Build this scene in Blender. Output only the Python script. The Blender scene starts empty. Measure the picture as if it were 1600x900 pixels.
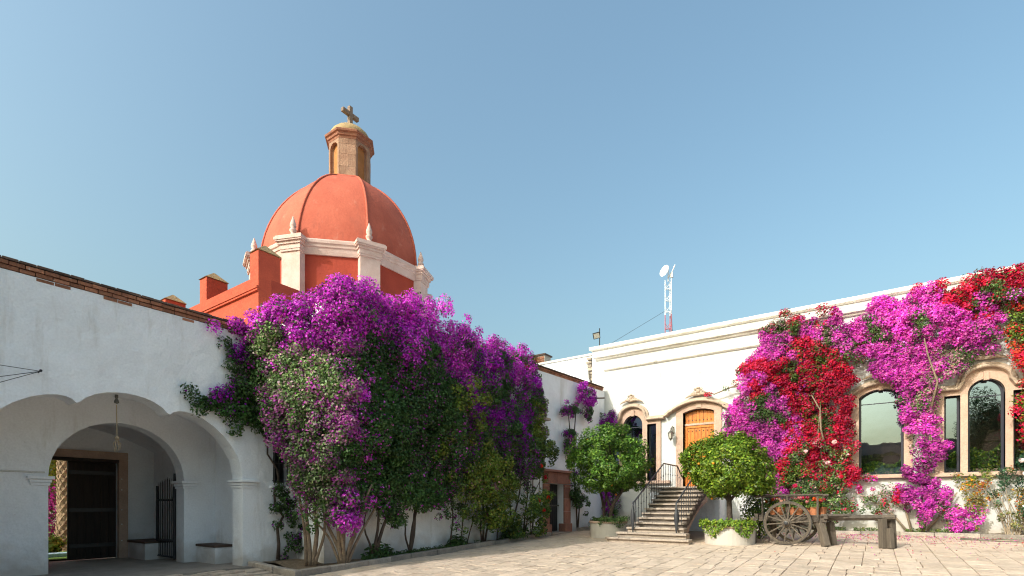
import bpy, bmesh, math, random
import numpy as np
from mathutils import Vector, Matrix
from mathutils.geometry import tessellate_polygon
S = bpy.context.scene
COL = S.collection
R = math.radians
# ------------------------------------------------------------------ camera, sky, sun
cd = bpy.data.cameras.new('camera'); cam = bpy.data.objects.new('camera', cd); COL.objects.link(cam)
cam.location = (0, 0, 1.5); cam.rotation_euler = (R(90), 0, R(35.06))
cd.sensor_width = 36; cd.lens = 18.11; cd.shift_y = 0.2113; cd.clip_start = 0.1; cd.clip_end = 6000
S.camera = cam
SUN = Vector((-0.45, -1.5, 1.0)).normalized()          # towards the sun
w = bpy.data.worlds.new('World'); S.world = w; w.use_nodes = True
wn = w.node_tree.nodes; sky = wn.new('ShaderNodeTexSky'); sky.sky_type = 'NISHITA'; sky.sun_disc = False
sky.sun_elevation = math.asin(SUN.z); sky.sun_rotation = math.atan2(SUN.x, SUN.y)
sky.air_density = 1.6; sky.dust_density = 8; sky.ozone_density = 3; sky.altitude = 0
wb = wn.new('ShaderNodeVectorMath'); wb.operation = 'MULTIPLY'; wb.inputs[1].default_value = (.93, 1.06, 1.0)   # white balance
w.node_tree.links.new(sky.outputs[0], wb.inputs[0]); w.node_tree.links.new(wb.outputs[0], wn['Background'].inputs[0]); wn['Background'].inputs[1].default_value = 0.15
sl = bpy.data.lights.new('sun', 'SUN'); so = bpy.data.objects.new('sun', sl); COL.objects.link(so)
sl.energy = 2.0; sl.angle = R(0.53); sl.color = (1.0, 0.965, 0.925)
so.rotation_euler = (-SUN).to_track_quat('-Z', 'Y').to_euler()
S.view_settings.view_transform = 'Standard'; S.view_settings.look = 'None'
S.view_settings.exposure = 0.8; S.view_settings.gamma = 1.0
S.cycles.use_denoising = True; S.cycles.filter_width = 1.15; S.cycles.sample_clamp_indirect = 4
rnd = random.Random(5); rng = np.random.default_rng(11)

# ------------------------------------------------------------------ materials
def _n(nt, t, **k):
    n = nt.nodes.new(t)
    for a, b in k.items(): setattr(n, a, b)
    return n
def mat(name, col, rough=.85, col2=None, scale=2.0, lo=.35, hi=.7, fine=.12, fscale=25, bump=.25, bscale=18,
        obj=0.0, streak=None, metal=0.0, spec=.3, stretch=(1, 1, 1), stain=None, foot=None):
    m = bpy.data.materials.new(name); m.use_nodes = True; nt = m.node_tree; L = nt.links.new
    b = nt.nodes['Principled BSDF']; b.inputs['Roughness'].default_value = rough; b.inputs['Metallic'].default_value = metal
    b.inputs['Specular IOR Level'].default_value = spec
    geo = _n(nt, 'ShaderNodeNewGeometry'); mp = _n(nt, 'ShaderNodeMapping'); mp.inputs['Scale'].default_value = stretch
    L(geo.outputs['Position'], mp.inputs['Vector'])
    n1 = _n(nt, 'ShaderNodeTexNoise'); n1.inputs['Scale'].default_value = scale; n1.inputs['Detail'].default_value = 6
    L(mp.outputs[0], n1.inputs['Vector'])
    r1 = _n(nt, 'ShaderNodeMapRange'); r1.inputs[1].default_value = lo; r1.inputs[2].default_value = hi
    L(n1.outputs['Fac'], r1.inputs[0])
    mx = _n(nt, 'ShaderNodeMix', data_type='RGBA'); mx.inputs['A'].default_value = (*col, 1)
    mx.inputs['B'].default_value = (*(col2 or tuple(c * .75 for c in col)), 1); L(r1.outputs[0], mx.inputs['Factor'])
    out = mx.outputs['Result']
    n2 = _n(nt, 'ShaderNodeTexNoise'); n2.inputs['Scale'].default_value = fscale; n2.inputs['Detail'].default_value = 5
    L(mp.outputs[0], n2.inputs['Vector'])
    r2 = _n(nt, 'ShaderNodeMapRange'); r2.inputs[1].default_value = .25; r2.inputs[2].default_value = .75
    r2.inputs[3].default_value = 1 - fine; r2.inputs[4].default_value = 1 + fine; L(n2.outputs['Fac'], r2.inputs[0])
    hs = _n(nt, 'ShaderNodeHueSaturation'); L(out, hs.inputs['Color'])
    if obj:
        oi = _n(nt, 'ShaderNodeObjectInfo'); r3 = _n(nt, 'ShaderNodeMapRange')
        r3.inputs[3].default_value = 1 - obj; r3.inputs[4].default_value = 1 + obj; L(oi.outputs['Random'], r3.inputs[0])
        ml = _n(nt, 'ShaderNodeMath', operation='MULTIPLY'); L(r2.outputs[0], ml.inputs[0]); L(r3.outputs[0], ml.inputs[1]); L(ml.outputs[0], hs.inputs['Value'])
    else: L(r2.outputs[0], hs.inputs['Value'])
    out = hs.outputs['Color']
    for st in ([streak] if streak else []) + ([stain] if stain else []):
        # weather marks: (colour, scale, stretch, lo, hi)
        c, sc, sv, a, z = st
        mp2 = _n(nt, 'ShaderNodeMapping'); mp2.inputs['Scale'].default_value = sv; L(geo.outputs['Position'], mp2.inputs['Vector'])
        n3 = _n(nt, 'ShaderNodeTexNoise'); n3.inputs['Scale'].default_value = sc; n3.inputs['Detail'].default_value = 7; n3.inputs['Roughness'].default_value = .65
        L(mp2.outputs[0], n3.inputs['Vector'])
        r4 = _n(nt, 'ShaderNodeMapRange'); r4.inputs[1].default_value = a; r4.inputs[2].default_value = z; L(n3.outputs['Fac'], r4.inputs[0])
        m3 = _n(nt, 'ShaderNodeMix', data_type='RGBA'); L(out, m3.inputs['A']); m3.inputs['B'].default_value = (*c, 1); L(r4.outputs[0], m3.inputs['Factor']); out = m3.outputs['Result']
    if foot is not None:                                 # splash-back dirt along the foot of a wall
        sx = _n(nt, 'ShaderNodeSeparateXYZ'); L(geo.outputs['Position'], sx.inputs[0])
        n6 = _n(nt, 'ShaderNodeTexNoise'); n6.inputs['Scale'].default_value = 2.2; n6.inputs['Detail'].default_value = 6; L(geo.outputs['Position'], n6.inputs['Vector'])
        ad = _n(nt, 'ShaderNodeMath', operation='MULTIPLY_ADD'); ad.inputs[1].default_value = -1.3; L(n6.outputs['Fac'], ad.inputs[0]); L(sx.outputs['Z'], ad.inputs[2])
        r6 = _n(nt, 'ShaderNodeMapRange'); r6.inputs[1].default_value = foot - .9; r6.inputs[2].default_value = foot - .35; r6.inputs[3].default_value = .6; r6.inputs[4].default_value = 0; L(ad.outputs[0], r6.inputs[0])
        m6 = _n(nt, 'ShaderNodeMix', data_type='RGBA'); L(out, m6.inputs['A']); m6.inputs['B'].default_value = (.42, .35, .28, 1); L(r6.outputs[0], m6.inputs['Factor']); out = m6.outputs['Result']
    L(out, b.inputs['Base Color'])
    n5 = _n(nt, 'ShaderNodeTexNoise'); n5.inputs['Scale'].default_value = bscale; n5.inputs['Detail'].default_value = 6
    L(mp.outputs[0], n5.inputs['Vector'])
    bp = _n(nt, 'ShaderNodeBump'); bp.inputs['Strength'].default_value = bump; bp.inputs['Distance'].default_value = .05
    L(n5.outputs['Fac'], bp.inputs['Height']); L(bp.outputs[0], b.inputs['Normal'])
    return m
def leafmat(name, trans=.3, rough=.5, spec=.3):
    m = bpy.data.materials.new(name); m.use_nodes = True; nt = m.node_tree; L = nt.links.new
    b = nt.nodes['Principled BSDF']; b.inputs['Roughness'].default_value = rough; b.inputs['Specular IOR Level'].default_value = spec
    at = _n(nt, 'ShaderNodeAttribute', attribute_name='tint'); L(at.outputs['Color'], b.inputs['Base Color'])
    tr = _n(nt, 'ShaderNodeBsdfTranslucent'); L(at.outputs['Color'], tr.inputs['Color'])
    mx = _n(nt, 'ShaderNodeMixShader'); mx.inputs[0].default_value = trans
    L(b.outputs[0], mx.inputs[1]); L(tr.outputs[0], mx.inputs[2]); L(mx.outputs[0], nt.nodes['Material Output'].inputs['Surface'])
    return m
def glassmat(name):
    m = bpy.data.materials.new(name); m.use_nodes = True; nt = m.node_tree; L = nt.links.new
    b = nt.nodes['Principled BSDF']; b.inputs['Base Color'].default_value = (.015, .022, .025, 1); b.inputs['Roughness'].default_value = .1
    g = _n(nt, 'ShaderNodeBsdfGlossy'); g.inputs['Color'].default_value = (.42, .56, .72, 1); g.inputs['Roughness'].default_value = .012
    geo = _n(nt, 'ShaderNodeNewGeometry'); nz = _n(nt, 'ShaderNodeTexNoise'); nz.inputs['Scale'].default_value = 1.1
    L(geo.outputs['Position'], nz.inputs['Vector']); bp = _n(nt, 'ShaderNodeBump'); bp.inputs['Strength'].default_value = .03; bp.inputs['Distance'].default_value = .1
    L(nz.outputs['Fac'], bp.inputs['Height']); L(bp.outputs[0], g.inputs['Normal'])
    mx = _n(nt, 'ShaderNodeMixShader'); mx.inputs[0].default_value = .40
    tp = _n(nt, 'ShaderNodeBsdfTransparent'); tp.inputs['Color'].default_value = (.92, .95, .95, 1)
    L(tp.outputs[0], mx.inputs[1]); L(g.outputs[0], mx.inputs[2])
    t2 = _n(nt, 'ShaderNodeBsdfTransparent'); m2 = _n(nt, 'ShaderNodeMixShader')          # the pane's inner face adds no second mirror image
    L(geo.outputs['Backfacing'], m2.inputs[0]); L(mx.outputs[0], m2.inputs[1]); L(t2.outputs[0], m2.inputs[2])
    L(m2.outputs[0], nt.nodes['Material Output'].inputs['Surface'])
    return m
V1 = (1, 1, .12)
MT = dict(
 plaster=mat('white_lime_plaster', (.575, .575, .57), col2=(.49, .48, .46), scale=.9, lo=.45, hi=.8, fine=.04, bump=.4, bscale=5, foot=.9,
             streak=((.36, .32, .27), 1.6, (1, 1, .14), .58, .84), stain=((.42, .35, .28), 2.3, (1, 1, 1), .64, .78)),
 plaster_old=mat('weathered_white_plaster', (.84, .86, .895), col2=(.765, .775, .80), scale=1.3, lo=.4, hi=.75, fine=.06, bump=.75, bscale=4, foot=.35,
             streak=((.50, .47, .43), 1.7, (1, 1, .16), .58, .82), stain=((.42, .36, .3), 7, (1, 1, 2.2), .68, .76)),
 cap=mat('weathered_cornice_plaster', (.78, .75, .70), col2=(.62, .57, .5), scale=3, fine=.08, bump=.4,
             streak=((.25, .22, .19), 3.5, (1, 1, .6), .62, .75)),
 red=mat('red_ochre_plaster', (.37, .055, .03), col2=(.31, .045, .026), scale=1.5, fine=.08, bump=.35, bscale=7, streak=((.33, .07, .045), 3, V1, .58, .8)),
 orange=mat('orange_ochre_plaster', (.48, .08, .04), col2=(.41, .065, .034), scale=2.5, fine=.1, bump=.5, bscale=8, stain=((.22, .11, .08), 5, (1, 1, .5), .62, .74)),
 dome=mat('faded_terracotta_render', (.49, .12, .074), col2=(.415, .092, .056), scale=1.1, fine=.07, fscale=12, bump=.3, bscale=8, streak=((.30, .085, .06), 1.8, (1, 1, .25), .55, .8), stain=((.52, .2, .14), 2.6, (1, 1, .6), .6, .78)),
 trim=mat('pale_pink_painted_stucco', (.62, .46, .42), col2=(.55, .38, .33), scale=3, fine=.06, bump=.25, stain=((.42, .16, .11), 6, (1, 1, .6), .66, .72)),
 cantera=mat('pinkish_cut_stone', (.50, .35, .275), col2=(.42, .285, .22), scale=3, fine=.1, bump=.35, bscale=24, stain=((.33, .25, .2), 4, (1, 1, .5), .62, .78)),
 hood=mat('weathered_moulding_stone', (.50, .38, .29), col2=(.36, .28, .22), scale=3.5, fine=.12, bump=.4, stain=((.12, .1, .085), 5, (1, 1, .7), .58, .72)),
 lantern=mat('lantern_sandstone', (.37, .225, .155), col2=(.28, .15, .1), scale=2.5, fine=.14, bump=.45, obj=.18, stain=((.14, .1, .085), 3.5, (1, 1, .6), .6, .72)),
 lantern_cornice=mat('reddish_cornice_stone', (.33, .14, .085), col2=(.24, .1, .07), scale=4, fine=.15, bump=.4, stain=((.09, .07, .06), 6, (1, 1, 1), .6, .7)),
 niche=mat('ochre_niche_plaster', (.48, .21, .075), scale=3, fine=.1),
 ochre=mat('lichen_ochre_cap', (.42, .30, .15), col2=(.33, .22, .12), scale=5, fine=.2, bump=.5, stain=((.2, .18, .15), 8, (1, 1, 1), .6, .7)),
 crossstone=mat('grey_brown_stone', (.27, .19, .145), fine=.15, bump=.4),
 redstone=mat('red_door_stone', (.36, .17, .12), col2=(.27, .13, .1), scale=4, fine=.15, bump=.45, obj=.2, stain=((.12, .09, .08), 5, (1, 1, .4), .6, .75)),
 kerb=mat('grey_kerb_stone', (.34, .29, .245), col2=(.22, .19, .17), scale=4, fine=.15, bump=.5, obj=.22),
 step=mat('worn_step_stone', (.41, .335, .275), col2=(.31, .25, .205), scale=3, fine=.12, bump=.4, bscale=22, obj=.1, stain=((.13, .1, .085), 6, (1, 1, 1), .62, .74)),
 riser=mat('shade_toned_riser_stone', (.17, .14, .12), col2=(.11, .09, .08), scale=3, fine=.15, bump=.4, bscale=22, obj=.15),  # darker copy of the step stone, carrying painted shade for the upper risers
 paver=mat('sandstone_paving', (.52, .41, .325), col2=(.44, .34, .26), scale=2.2, lo=.4, hi=.75, fine=.14, fscale=11, bump=.5, bscale=12, obj=.14, stain=((.17, .125, .085), 1.9, (1, 1, 1), .56, .8), streak=((.52, .36, .27), 3.1, (1, 1, 1), .55, .75)),
 earth=mat('dusty_ground', (.38, .30, .23), col2=(.28, .22, .165), scale=1.5, fine=.2, bump=.4),
 lawn=mat('lawn_green', (.10, .19, .03), col2=(.07, .14, .02), scale=3, fine=.3, fscale=40, bump=.7),
 soil=mat('dry_leaf_soil', (.14, .1, .065), col2=(.21, .15, .1), scale=9, fine=.35, bump=.9),
 brick=mat('old_clay_brick', (.36, .155, .085), col2=(.28, .12, .075), scale=7, fine=.2, bump=.5, obj=.32, stain=((.5, .46, .4), 9, (1, 1, 1), .64, .72)),
 brick_dark=mat('sooty_clay_tile', (.085, .058, .05), col2=(.14, .085, .06), scale=8, fine=.25, bump=.5, obj=.35),
 wood=mat('orange_varnished_wood', (.62, .185, .012), col2=(.40, .10, .008), scale=3, fine=.15, rough=.42, stretch=(9, 9, .7), bump=.2, obj=.13, spec=.5),
 wood_frame=mat('brown_varnished_wood', (.36, .12, .025), scale=4, stretch=(9, 9, .7), rough=.5),
 wood_dark=mat('blackened_wood', (.022, .016, .013), col2=(.04, .026, .02), scale=3, stretch=(8, 8, .6), rough=.6, bump=.3, obj=.2),
 cart=mat('weathered_cart_wood', (.115, .092, .075), col2=(.06, .048, .04), scale=3.5, stretch=(3, 3, 3), fine=.25, bump=.55, obj=.2),
 post=mat('grey_split_post_wood', (.155, .125, .098), col2=(.095, .075, .06), scale=3, stretch=(9, 9, .7), fine=.2, bump=.6, obj=.2),
 iron=mat('dark_wrought_iron', (.02, .02, .024), rough=.45, spec=.5, bump=.1, fine=.2),
 rail=mat('grey_painted_iron', (.045, .047, .055), rough=.42, spec=.5, bump=.05),
 lampm=mat('aged_lamp_metal', (.16, .15, .13), rough=.5, metal=.5, bump=.2),
 frame=mat('blue_black_window_metal', (.012, .012, .03), rough=.4, spec=.5, bump=.02),
 mast_white=mat('white_mast_paint', (.85, .85, .85), rough=.4, bump=.02), mast_red=mat('red_mast_paint', (.5, .12, .14), rough=.4, bump=.02),
 black=mat('black_plastic', (.02, .02, .022), rough=.5, bump=.02), lampglass=mat('frosted_lamp_glass', (.5, .47, .4), rough=.15, spec=.6),
 terracotta=mat('terracotta_pot', (.50, .19, .09), fine=.12, bump=.2, obj=.15), rope=mat('hemp_rope', (.42, .32, .21), fine=.2, bscale=90),
 bark=mat('grey_brown_bark', (.26, .19, .135), col2=(.16, .115, .08), scale=7, fine=.2, bump=.8, bscale=30), bark_dark=mat('dark_bark', (.085, .062, .048), col2=(.05, .036, .03), scale=7, fine=.2, bump=.7),
 twig=mat('dry_twig', (.36, .28, .2), fine=.2), palm=mat('palm_bark', (.30, .2, .13), col2=(.2, .13, .085), scale=6, fine=.2, bump=.7, obj=.2),
 orange_fruit=mat('orange_peel', (.75, .27, .02), rough=.45, bump=.15, bscale=120, obj=.12), bluecurb=mat('pale_blue_curb', (.33, .48, .58)),
 hose=mat('green_grey_hose', (.12, .13, .09), rough=.5), pipe=mat('white_pipe', (.7, .69, .66), rough=.5), rooftile=mat('roof_concrete', (.32, .27, .23)),
 bench_and_room=mat('bench_slab_and_room_dark', (.10, .065, .05), fine=.2), greypaint=mat('old_stone_block', (.40, .34, .28), fine=.2, bump=.8, obj=.2))
GL = glassmat('reflective_window_glass')
LEAF = leafmat('waxy_leaf', .28, .45, .35); PETAL = leafmat('papery_bract', .35, .75, .1)

# ------------------------------------------------------------------ mesh builder
class MB:
    def __init__(s): s.v = []; s.f = []
    def add(s, vs, fs):
        o = len(s.v); s.v += [tuple(v) for v in vs]; s.f += [tuple(i + o for i in f) for f in fs]; return s
    def box(s, a, b, ch=0):
        (x0, y0, z0), (x1, y1, z1) = a, b
        if ch:
            c = ch
            ring = lambda z, i: [(x0 + i, y0 + i, z), (x1 - i, y0 + i, z), (x1 - i, y1 - i, z), (x0 + i, y1 - i, z)]
            vs = ring(z0, 0) + ring(z1 - c, 0) + ring(z1, c)
            fs = [(3, 2, 1, 0), (8, 9, 10, 11)]
            for k in (0, 4):
                for i in range(4): j = (i + 1) % 4; fs.append((k + i, k + j, k + 4 + j, k + 4 + i))
            return s.add(vs, fs)
        vs = [(x0, y0, z0), (x1, y0, z0), (x1, y1, z0), (x0, y1, z0), (x0, y0, z1), (x1, y0, z1), (x1, y1, z1), (x0, y1, z1)]
        return s.add(vs, [(3, 2, 1, 0), (4, 5, 6, 7), (0, 1, 5, 4), (1, 2, 6, 5), (2, 3, 7, 6), (3, 0, 4, 7)])
    def tube(s, pts, rad, n=6, cap=True):
        pts = [Vector(p) for p in pts]; m = len(pts)
        if not hasattr(rad, '__len__'): rad = [rad] * m
        vs = []; fs = []; ref = None
        for i, p in enumerate(pts):
            t = (pts[min(i + 1, m - 1)] - pts[max(i - 1, 0)]).normalized()
            if ref is None: ref = Vector((0, 0, 1)) if abs(t.z) < .9 else Vector((1, 0, 0))
            x = t.cross(ref);
            if x.length < 1e-4: x = t.cross(Vector((.3, 1, .2)))
            x.normalize(); y = t.cross(x); ref = -y if False else x.cross(t)
            for k in range(n):
                a = 2 * math.pi * k / n; vs.append(p + (x * math.cos(a) + y * math.sin(a)) * rad[i])
        for i in range(m - 1):
            for k in range(n): j = (k + 1) % n; fs.append((i * n + k, i * n + j, (i + 1) * n + j, (i + 1) * n + k))
        if cap: fs += [tuple(range(n))[::-1], tuple((m - 1) * n + k for k in range(n))]
        return s.add(vs, fs)
    def bar(s, a, b, wx, wy=None):                      # square bar between two points
        return s.tube([a, b], wx * .7071, 4)
    def lathe(s, prof, c=(0, 0, 0), n=16, ph=0.0, close=True):
        vs = []; fs = []; m = len(prof)
        for r, z in prof:
            for k in range(n):
                a = ph + 2 * math.pi * k / n; vs.append((c[0] + r * math.cos(a), c[1] + r * math.sin(a), c[2] + z))
        for i in range(m - 1):
            for k in range(n): j = (k + 1) % n; fs.append((i * n + k, i * n + j, (i + 1) * n + j, (i + 1) * n + k))
        if close: fs += [tuple(range(n))[::-1], tuple((m - 1) * n + k for k in range(n))]
        return s.add(vs, fs)
    def ball(s, c, r, n=10, sq=(1, 1, 1)):
        pr = [(max(math.sin(math.pi * i / 6), .02), -math.cos(math.pi * i / 6)) for i in range(7)]
        vs = []; m = MB().lathe(pr, n=n)
        return s.add([(c[0] + x * r * sq[0], c[1] + y * r * sq[1], c[2] + z * r * sq[2]) for x, y, z in m.v], m.f)
    def plate(s, outer, holes, d0, d1, fn):             # plate with holes; fn(a, b, d) -> xyz
        polys = [outer] + list(holes); flat = [p for q in polys for p in q]
        tri = tessellate_polygon([[Vector((p[0], p[1], 0)) for p in q] for q in polys])
        n = len(flat); vs = [fn(p[0], p[1], d0) for p in flat] + [fn(p[0], p[1], d1) for p in flat]; fs = []
        for t in tri: fs += [tuple(t), tuple(i + n for i in t[::-1])]
        o = 0
        for q in polys:
            k = len(q)
            for i in range(k): j = (i + 1) % k; fs.append((o + i, o + j, n + o + j, n + o + i))
            o += k
        return s.add(vs, fs)
    def sweep(s, path, prof, fn, closed=False):         # path [(a,b)] in wall plane, prof [(off_normal, depth)]
        P = [Vector(p) for p in path]; m = len(P); k = len(prof); vs = []; fs = []
        for i, p in enumerate(P):
            t0 = (P[i] - P[i - 1]).normalized() if i else (P[1] - P[0]).normalized()
            t1 = (P[i + 1] - P[i]).normalized() if i < m - 1 else t0
            t = (t0 + t1).normalized(); nn = Vector((-t.y, t.x)); sc = 1 / max(.6, t.dot(t0))
            for o, d in prof: q = p + nn * o * sc; vs.append(fn(q.x, q.y, d))
        for i in range(m - 1):
            for j in range(k): l = (j + 1) % k; fs.append((i * k + j, i * k + l, (i + 1) * k + l, (i + 1) * k + j))
        fs += [tuple(range(k)), tuple((m - 1) * k + j for j in range(k))[::-1]]
        return s.add(vs, fs)
    def xf(s, M): s.v = [tuple(M @ Vector(v)) for v in s.v]; return s
    def mesh(s, name, m, smooth=False, bevel=0):
        me = bpy.data.meshes.new(name); me.from_pydata(s.v, [], s.f); bm = bmesh.new(); bm.from_mesh(me)
        bmesh.ops.recalc_face_normals(bm, faces=bm.faces)
        if bevel: bmesh.ops.bevel(bm, geom=list(bm.edges), offset=bevel, segments=1, affect='EDGES')
        bm.to_mesh(me); bm.free(); me.materials.append(m)
        if smooth: me.polygons.foreach_set('use_smooth', [True] * len(me.polygons))
        return me
    def build(s, name, m, parent=None, smooth=False, bevel=0, loc=None, kind=None):
        return link(name, s.mesh(name, m, smooth, bevel), parent, loc, kind)
def link(name, me, parent=None, loc=None, kind=None):
    o = bpy.data.objects.new(name, me); COL.objects.link(o)
    if parent is not None: o.parent = parent
    if loc is not None: o.location = loc
    if kind: o['kind'] = kind
    return o
def tag(o, label, cat, group=None, kind=None):
    if label: o['label'] = label
    if cat: o['category'] = cat
    if group: o['group'] = group
    if kind: o['kind'] = kind
    return o
def thing(name, label, cat, loc=(0, 0, 0), rz=0, group=None):
    o = bpy.data.objects.new(name, None); COL.objects.link(o); o.location = loc; o.rotation_euler = (0, 0, rz); o.empty_display_size = .3
    return tag(o, label, cat, group)
def wpar(o, root):
    if o is not None: o.matrix_parent_inverse = Matrix.Translation(-Vector(root.location))
    return o
def sstep(x): x = min(1, max(0, x)); return x * x * (3 - 2 * x)
def zg(u, v):
    base = -.1 + .035 * max(0., min(v, 24) - 7)
    return base + .1 * sstep((-10.9 - u) / 1.2) * sstep((9 - v) / 2)
def arcpts(x0, x1, zs, za, n=16, full=False):
    """arch from (x1,zs) over apex za to (x0,zs) - semi-ellipse if full else circular segment"""
    c = (x0 + x1) / 2; h = (x1 - x0) / 2; r = za - zs
    if full: return [(c + h * math.cos(math.pi * i / n), zs + r * math.sin(math.pi * i / n)) for i in range(n + 1)]
    Rr = (h * h + r * r) / (2 * r); a0 = math.asin(min(1, h / Rr))
    return [(c + Rr * math.sin(a0 - 2 * a0 * i / n), za - Rr + Rr * math.cos(a0 - 2 * a0 * i / n)) for i in range(n + 1)]
def opening(x0, x1, z0, zs, za=None, full=False, n=16):
    if za is None: return [(x0, z0), (x1, z0), (x1, zs), (x0, zs)]
    return [(x0, z0), (x1, z0)] + arcpts(x0, x1, zs, za, n, full)

# ------------------------------------------------------------------ ground and paving
def build_ground():
    xs = [-3000, -300, -60, -30] + [-24 + i for i in range(40)] + [20, 40, 300, 3000]
    ys = [-3000, -300, -60, -20, -10] + [-4 + i for i in range(34)] + [40, 80, 300, 3000]
    vs = [(x, y, zg(x, y) - .03) for y in ys for x in xs]; n = len(xs)
    fs = [(j * n + i, j * n + i + 1, (j + 1) * n + i + 1, (j + 1) * n + i) for j in range(len(ys) - 1) for i in range(n - 1)]
    MB().add(vs, fs).build('ground', MT['earth'], kind='structure')
    pav = MB().box((-10.3, 3, -.9), (-10.2, 3.1, -.8)); root = bpy.data.objects.new('pavement', None); COL.objects.link(root)
    root['kind'] = 'structure'
    cth, sth = .8186, .5744
    cand = []
    cells = []
    def split(u0, v0, w_, l_):
        if w_ > .55 or l_ > .78 or (w_ * l_ > .25 and rnd.random() < .7):
            f = rnd.uniform(.36, .64)
            if w_ * rnd.uniform(.9, 1.5) > l_: split(u0, v0, w_ * f, l_); split(u0 + w_ * f, v0, w_ * (1 - f), l_)
            else: split(u0, v0, w_, l_ * f); split(u0, v0 + l_ * f, w_, l_ * (1 - f))
        else: cells.append((u0, v0, w_, l_))
    u = -13.9
    while u < 5.6:
        bw = rnd.choice((.45, .8, .95, 1.2)); v = 1.5 + rnd.random() * .5
        while v < 23.4:
            bl = rnd.uniform(.7, 1.7); split(u, v, bw, bl); v += bl
        u += bw
    for u, v, wd, ln in cells:
        if True:
            uc, vc = u + wd / 2, v + ln / 2
            X = cth * uc + sth * vc; Y = -sth * uc + cth * vc
            ok = Y > 8.5 and abs(X / Y) < 1.15
            lim = -10.62 + (.06 if vc > 7 else 0)
            if uc - wd / 2 < -10.62 and vc + ln / 2 > 6.66 and vc < 17.9: ok = False      # planting bed
            if uc - wd / 2 < -12.3 : ok = False
            if vc > 17.8 and u < -10.75: ok = False
            if vc > 21.9 and uc > -3.6: ok = False
            if -7.6 < uc < -4.6 and vc > 17.2: ok = False
            if ok:
                px = 800 + 805 * X / Y; py = 788 + 805 * (1.5 - zg(uc, vc)) / Y
                vis = -30 < px < 1630 and py < 912
                cand.append(((wd * ln / Y ** 3) if vis else 0, u, v, wd, ln))
    cand.sort(reverse=True)
    protos = []
    for k in range(14):                                  # irregular worn slabs, unit size, chipped corners
        r = random.Random(k); j = lambda a: r.uniform(-a, a)
        b = [(-.5, -.5), (0 + j(.1), -.5 + j(.012)), (.5, -.5), (.5 + j(.012), j(.1)), (.5, .5), (j(.1), .5 + j(.012)), (-.5, .5), (-.5 + j(.012), j(.1))]
        b = [(x * (1 - abs(j(.02))), y * (1 - abs(j(.02)))) for x, y in b]
        top = [(x * .965, y * .965, .012 + j(.004)) for x, y in b]
        vs = [(x, y, -.04) for x, y in b] + [(x, y, .004) for x, y in b] + top
        fs = [tuple(range(16, 24))] + [(a + i, a + (i + 1) % 8, a + 8 + (i + 1) % 8, a + 8 + i) for a in (0, 8) for i in range(8)]
        protos.append(MB().add(vs, fs))
    meshes = [p.mesh('paver', MT['paver']) for p in protos]
    rest = MB()
    for i, (a, u, v, wd, ln) in enumerate(cand):
        k = rnd.randrange(14); loc = Vector((u + wd / 2, v + ln / 2, zg(u + wd / 2, v + ln / 2) + rnd.uniform(-.004, .004) - .012))
        rot = Matrix.Rotation(math.atan(.035) + rnd.uniform(-.008, .008), 4, 'X') @ Matrix.Rotation(rnd.uniform(-.008, .008), 4, 'Y') @ Matrix.Rotation(rnd.uniform(-.012, .012), 4, 'Z')
        M = Matrix.Translation(loc) @ rot @ Matrix.Diagonal((wd - .010, ln - .010, 1, 1))
        if i < 300:
            o = link('paver', meshes[k], root); o.matrix_world = M
        else:
            rest.add([M @ Vector(p) for p in protos[k].v], protos[k].f)
    rest.build('small_paver', MT['paver'], root, kind='stuff')
build_ground()
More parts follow.
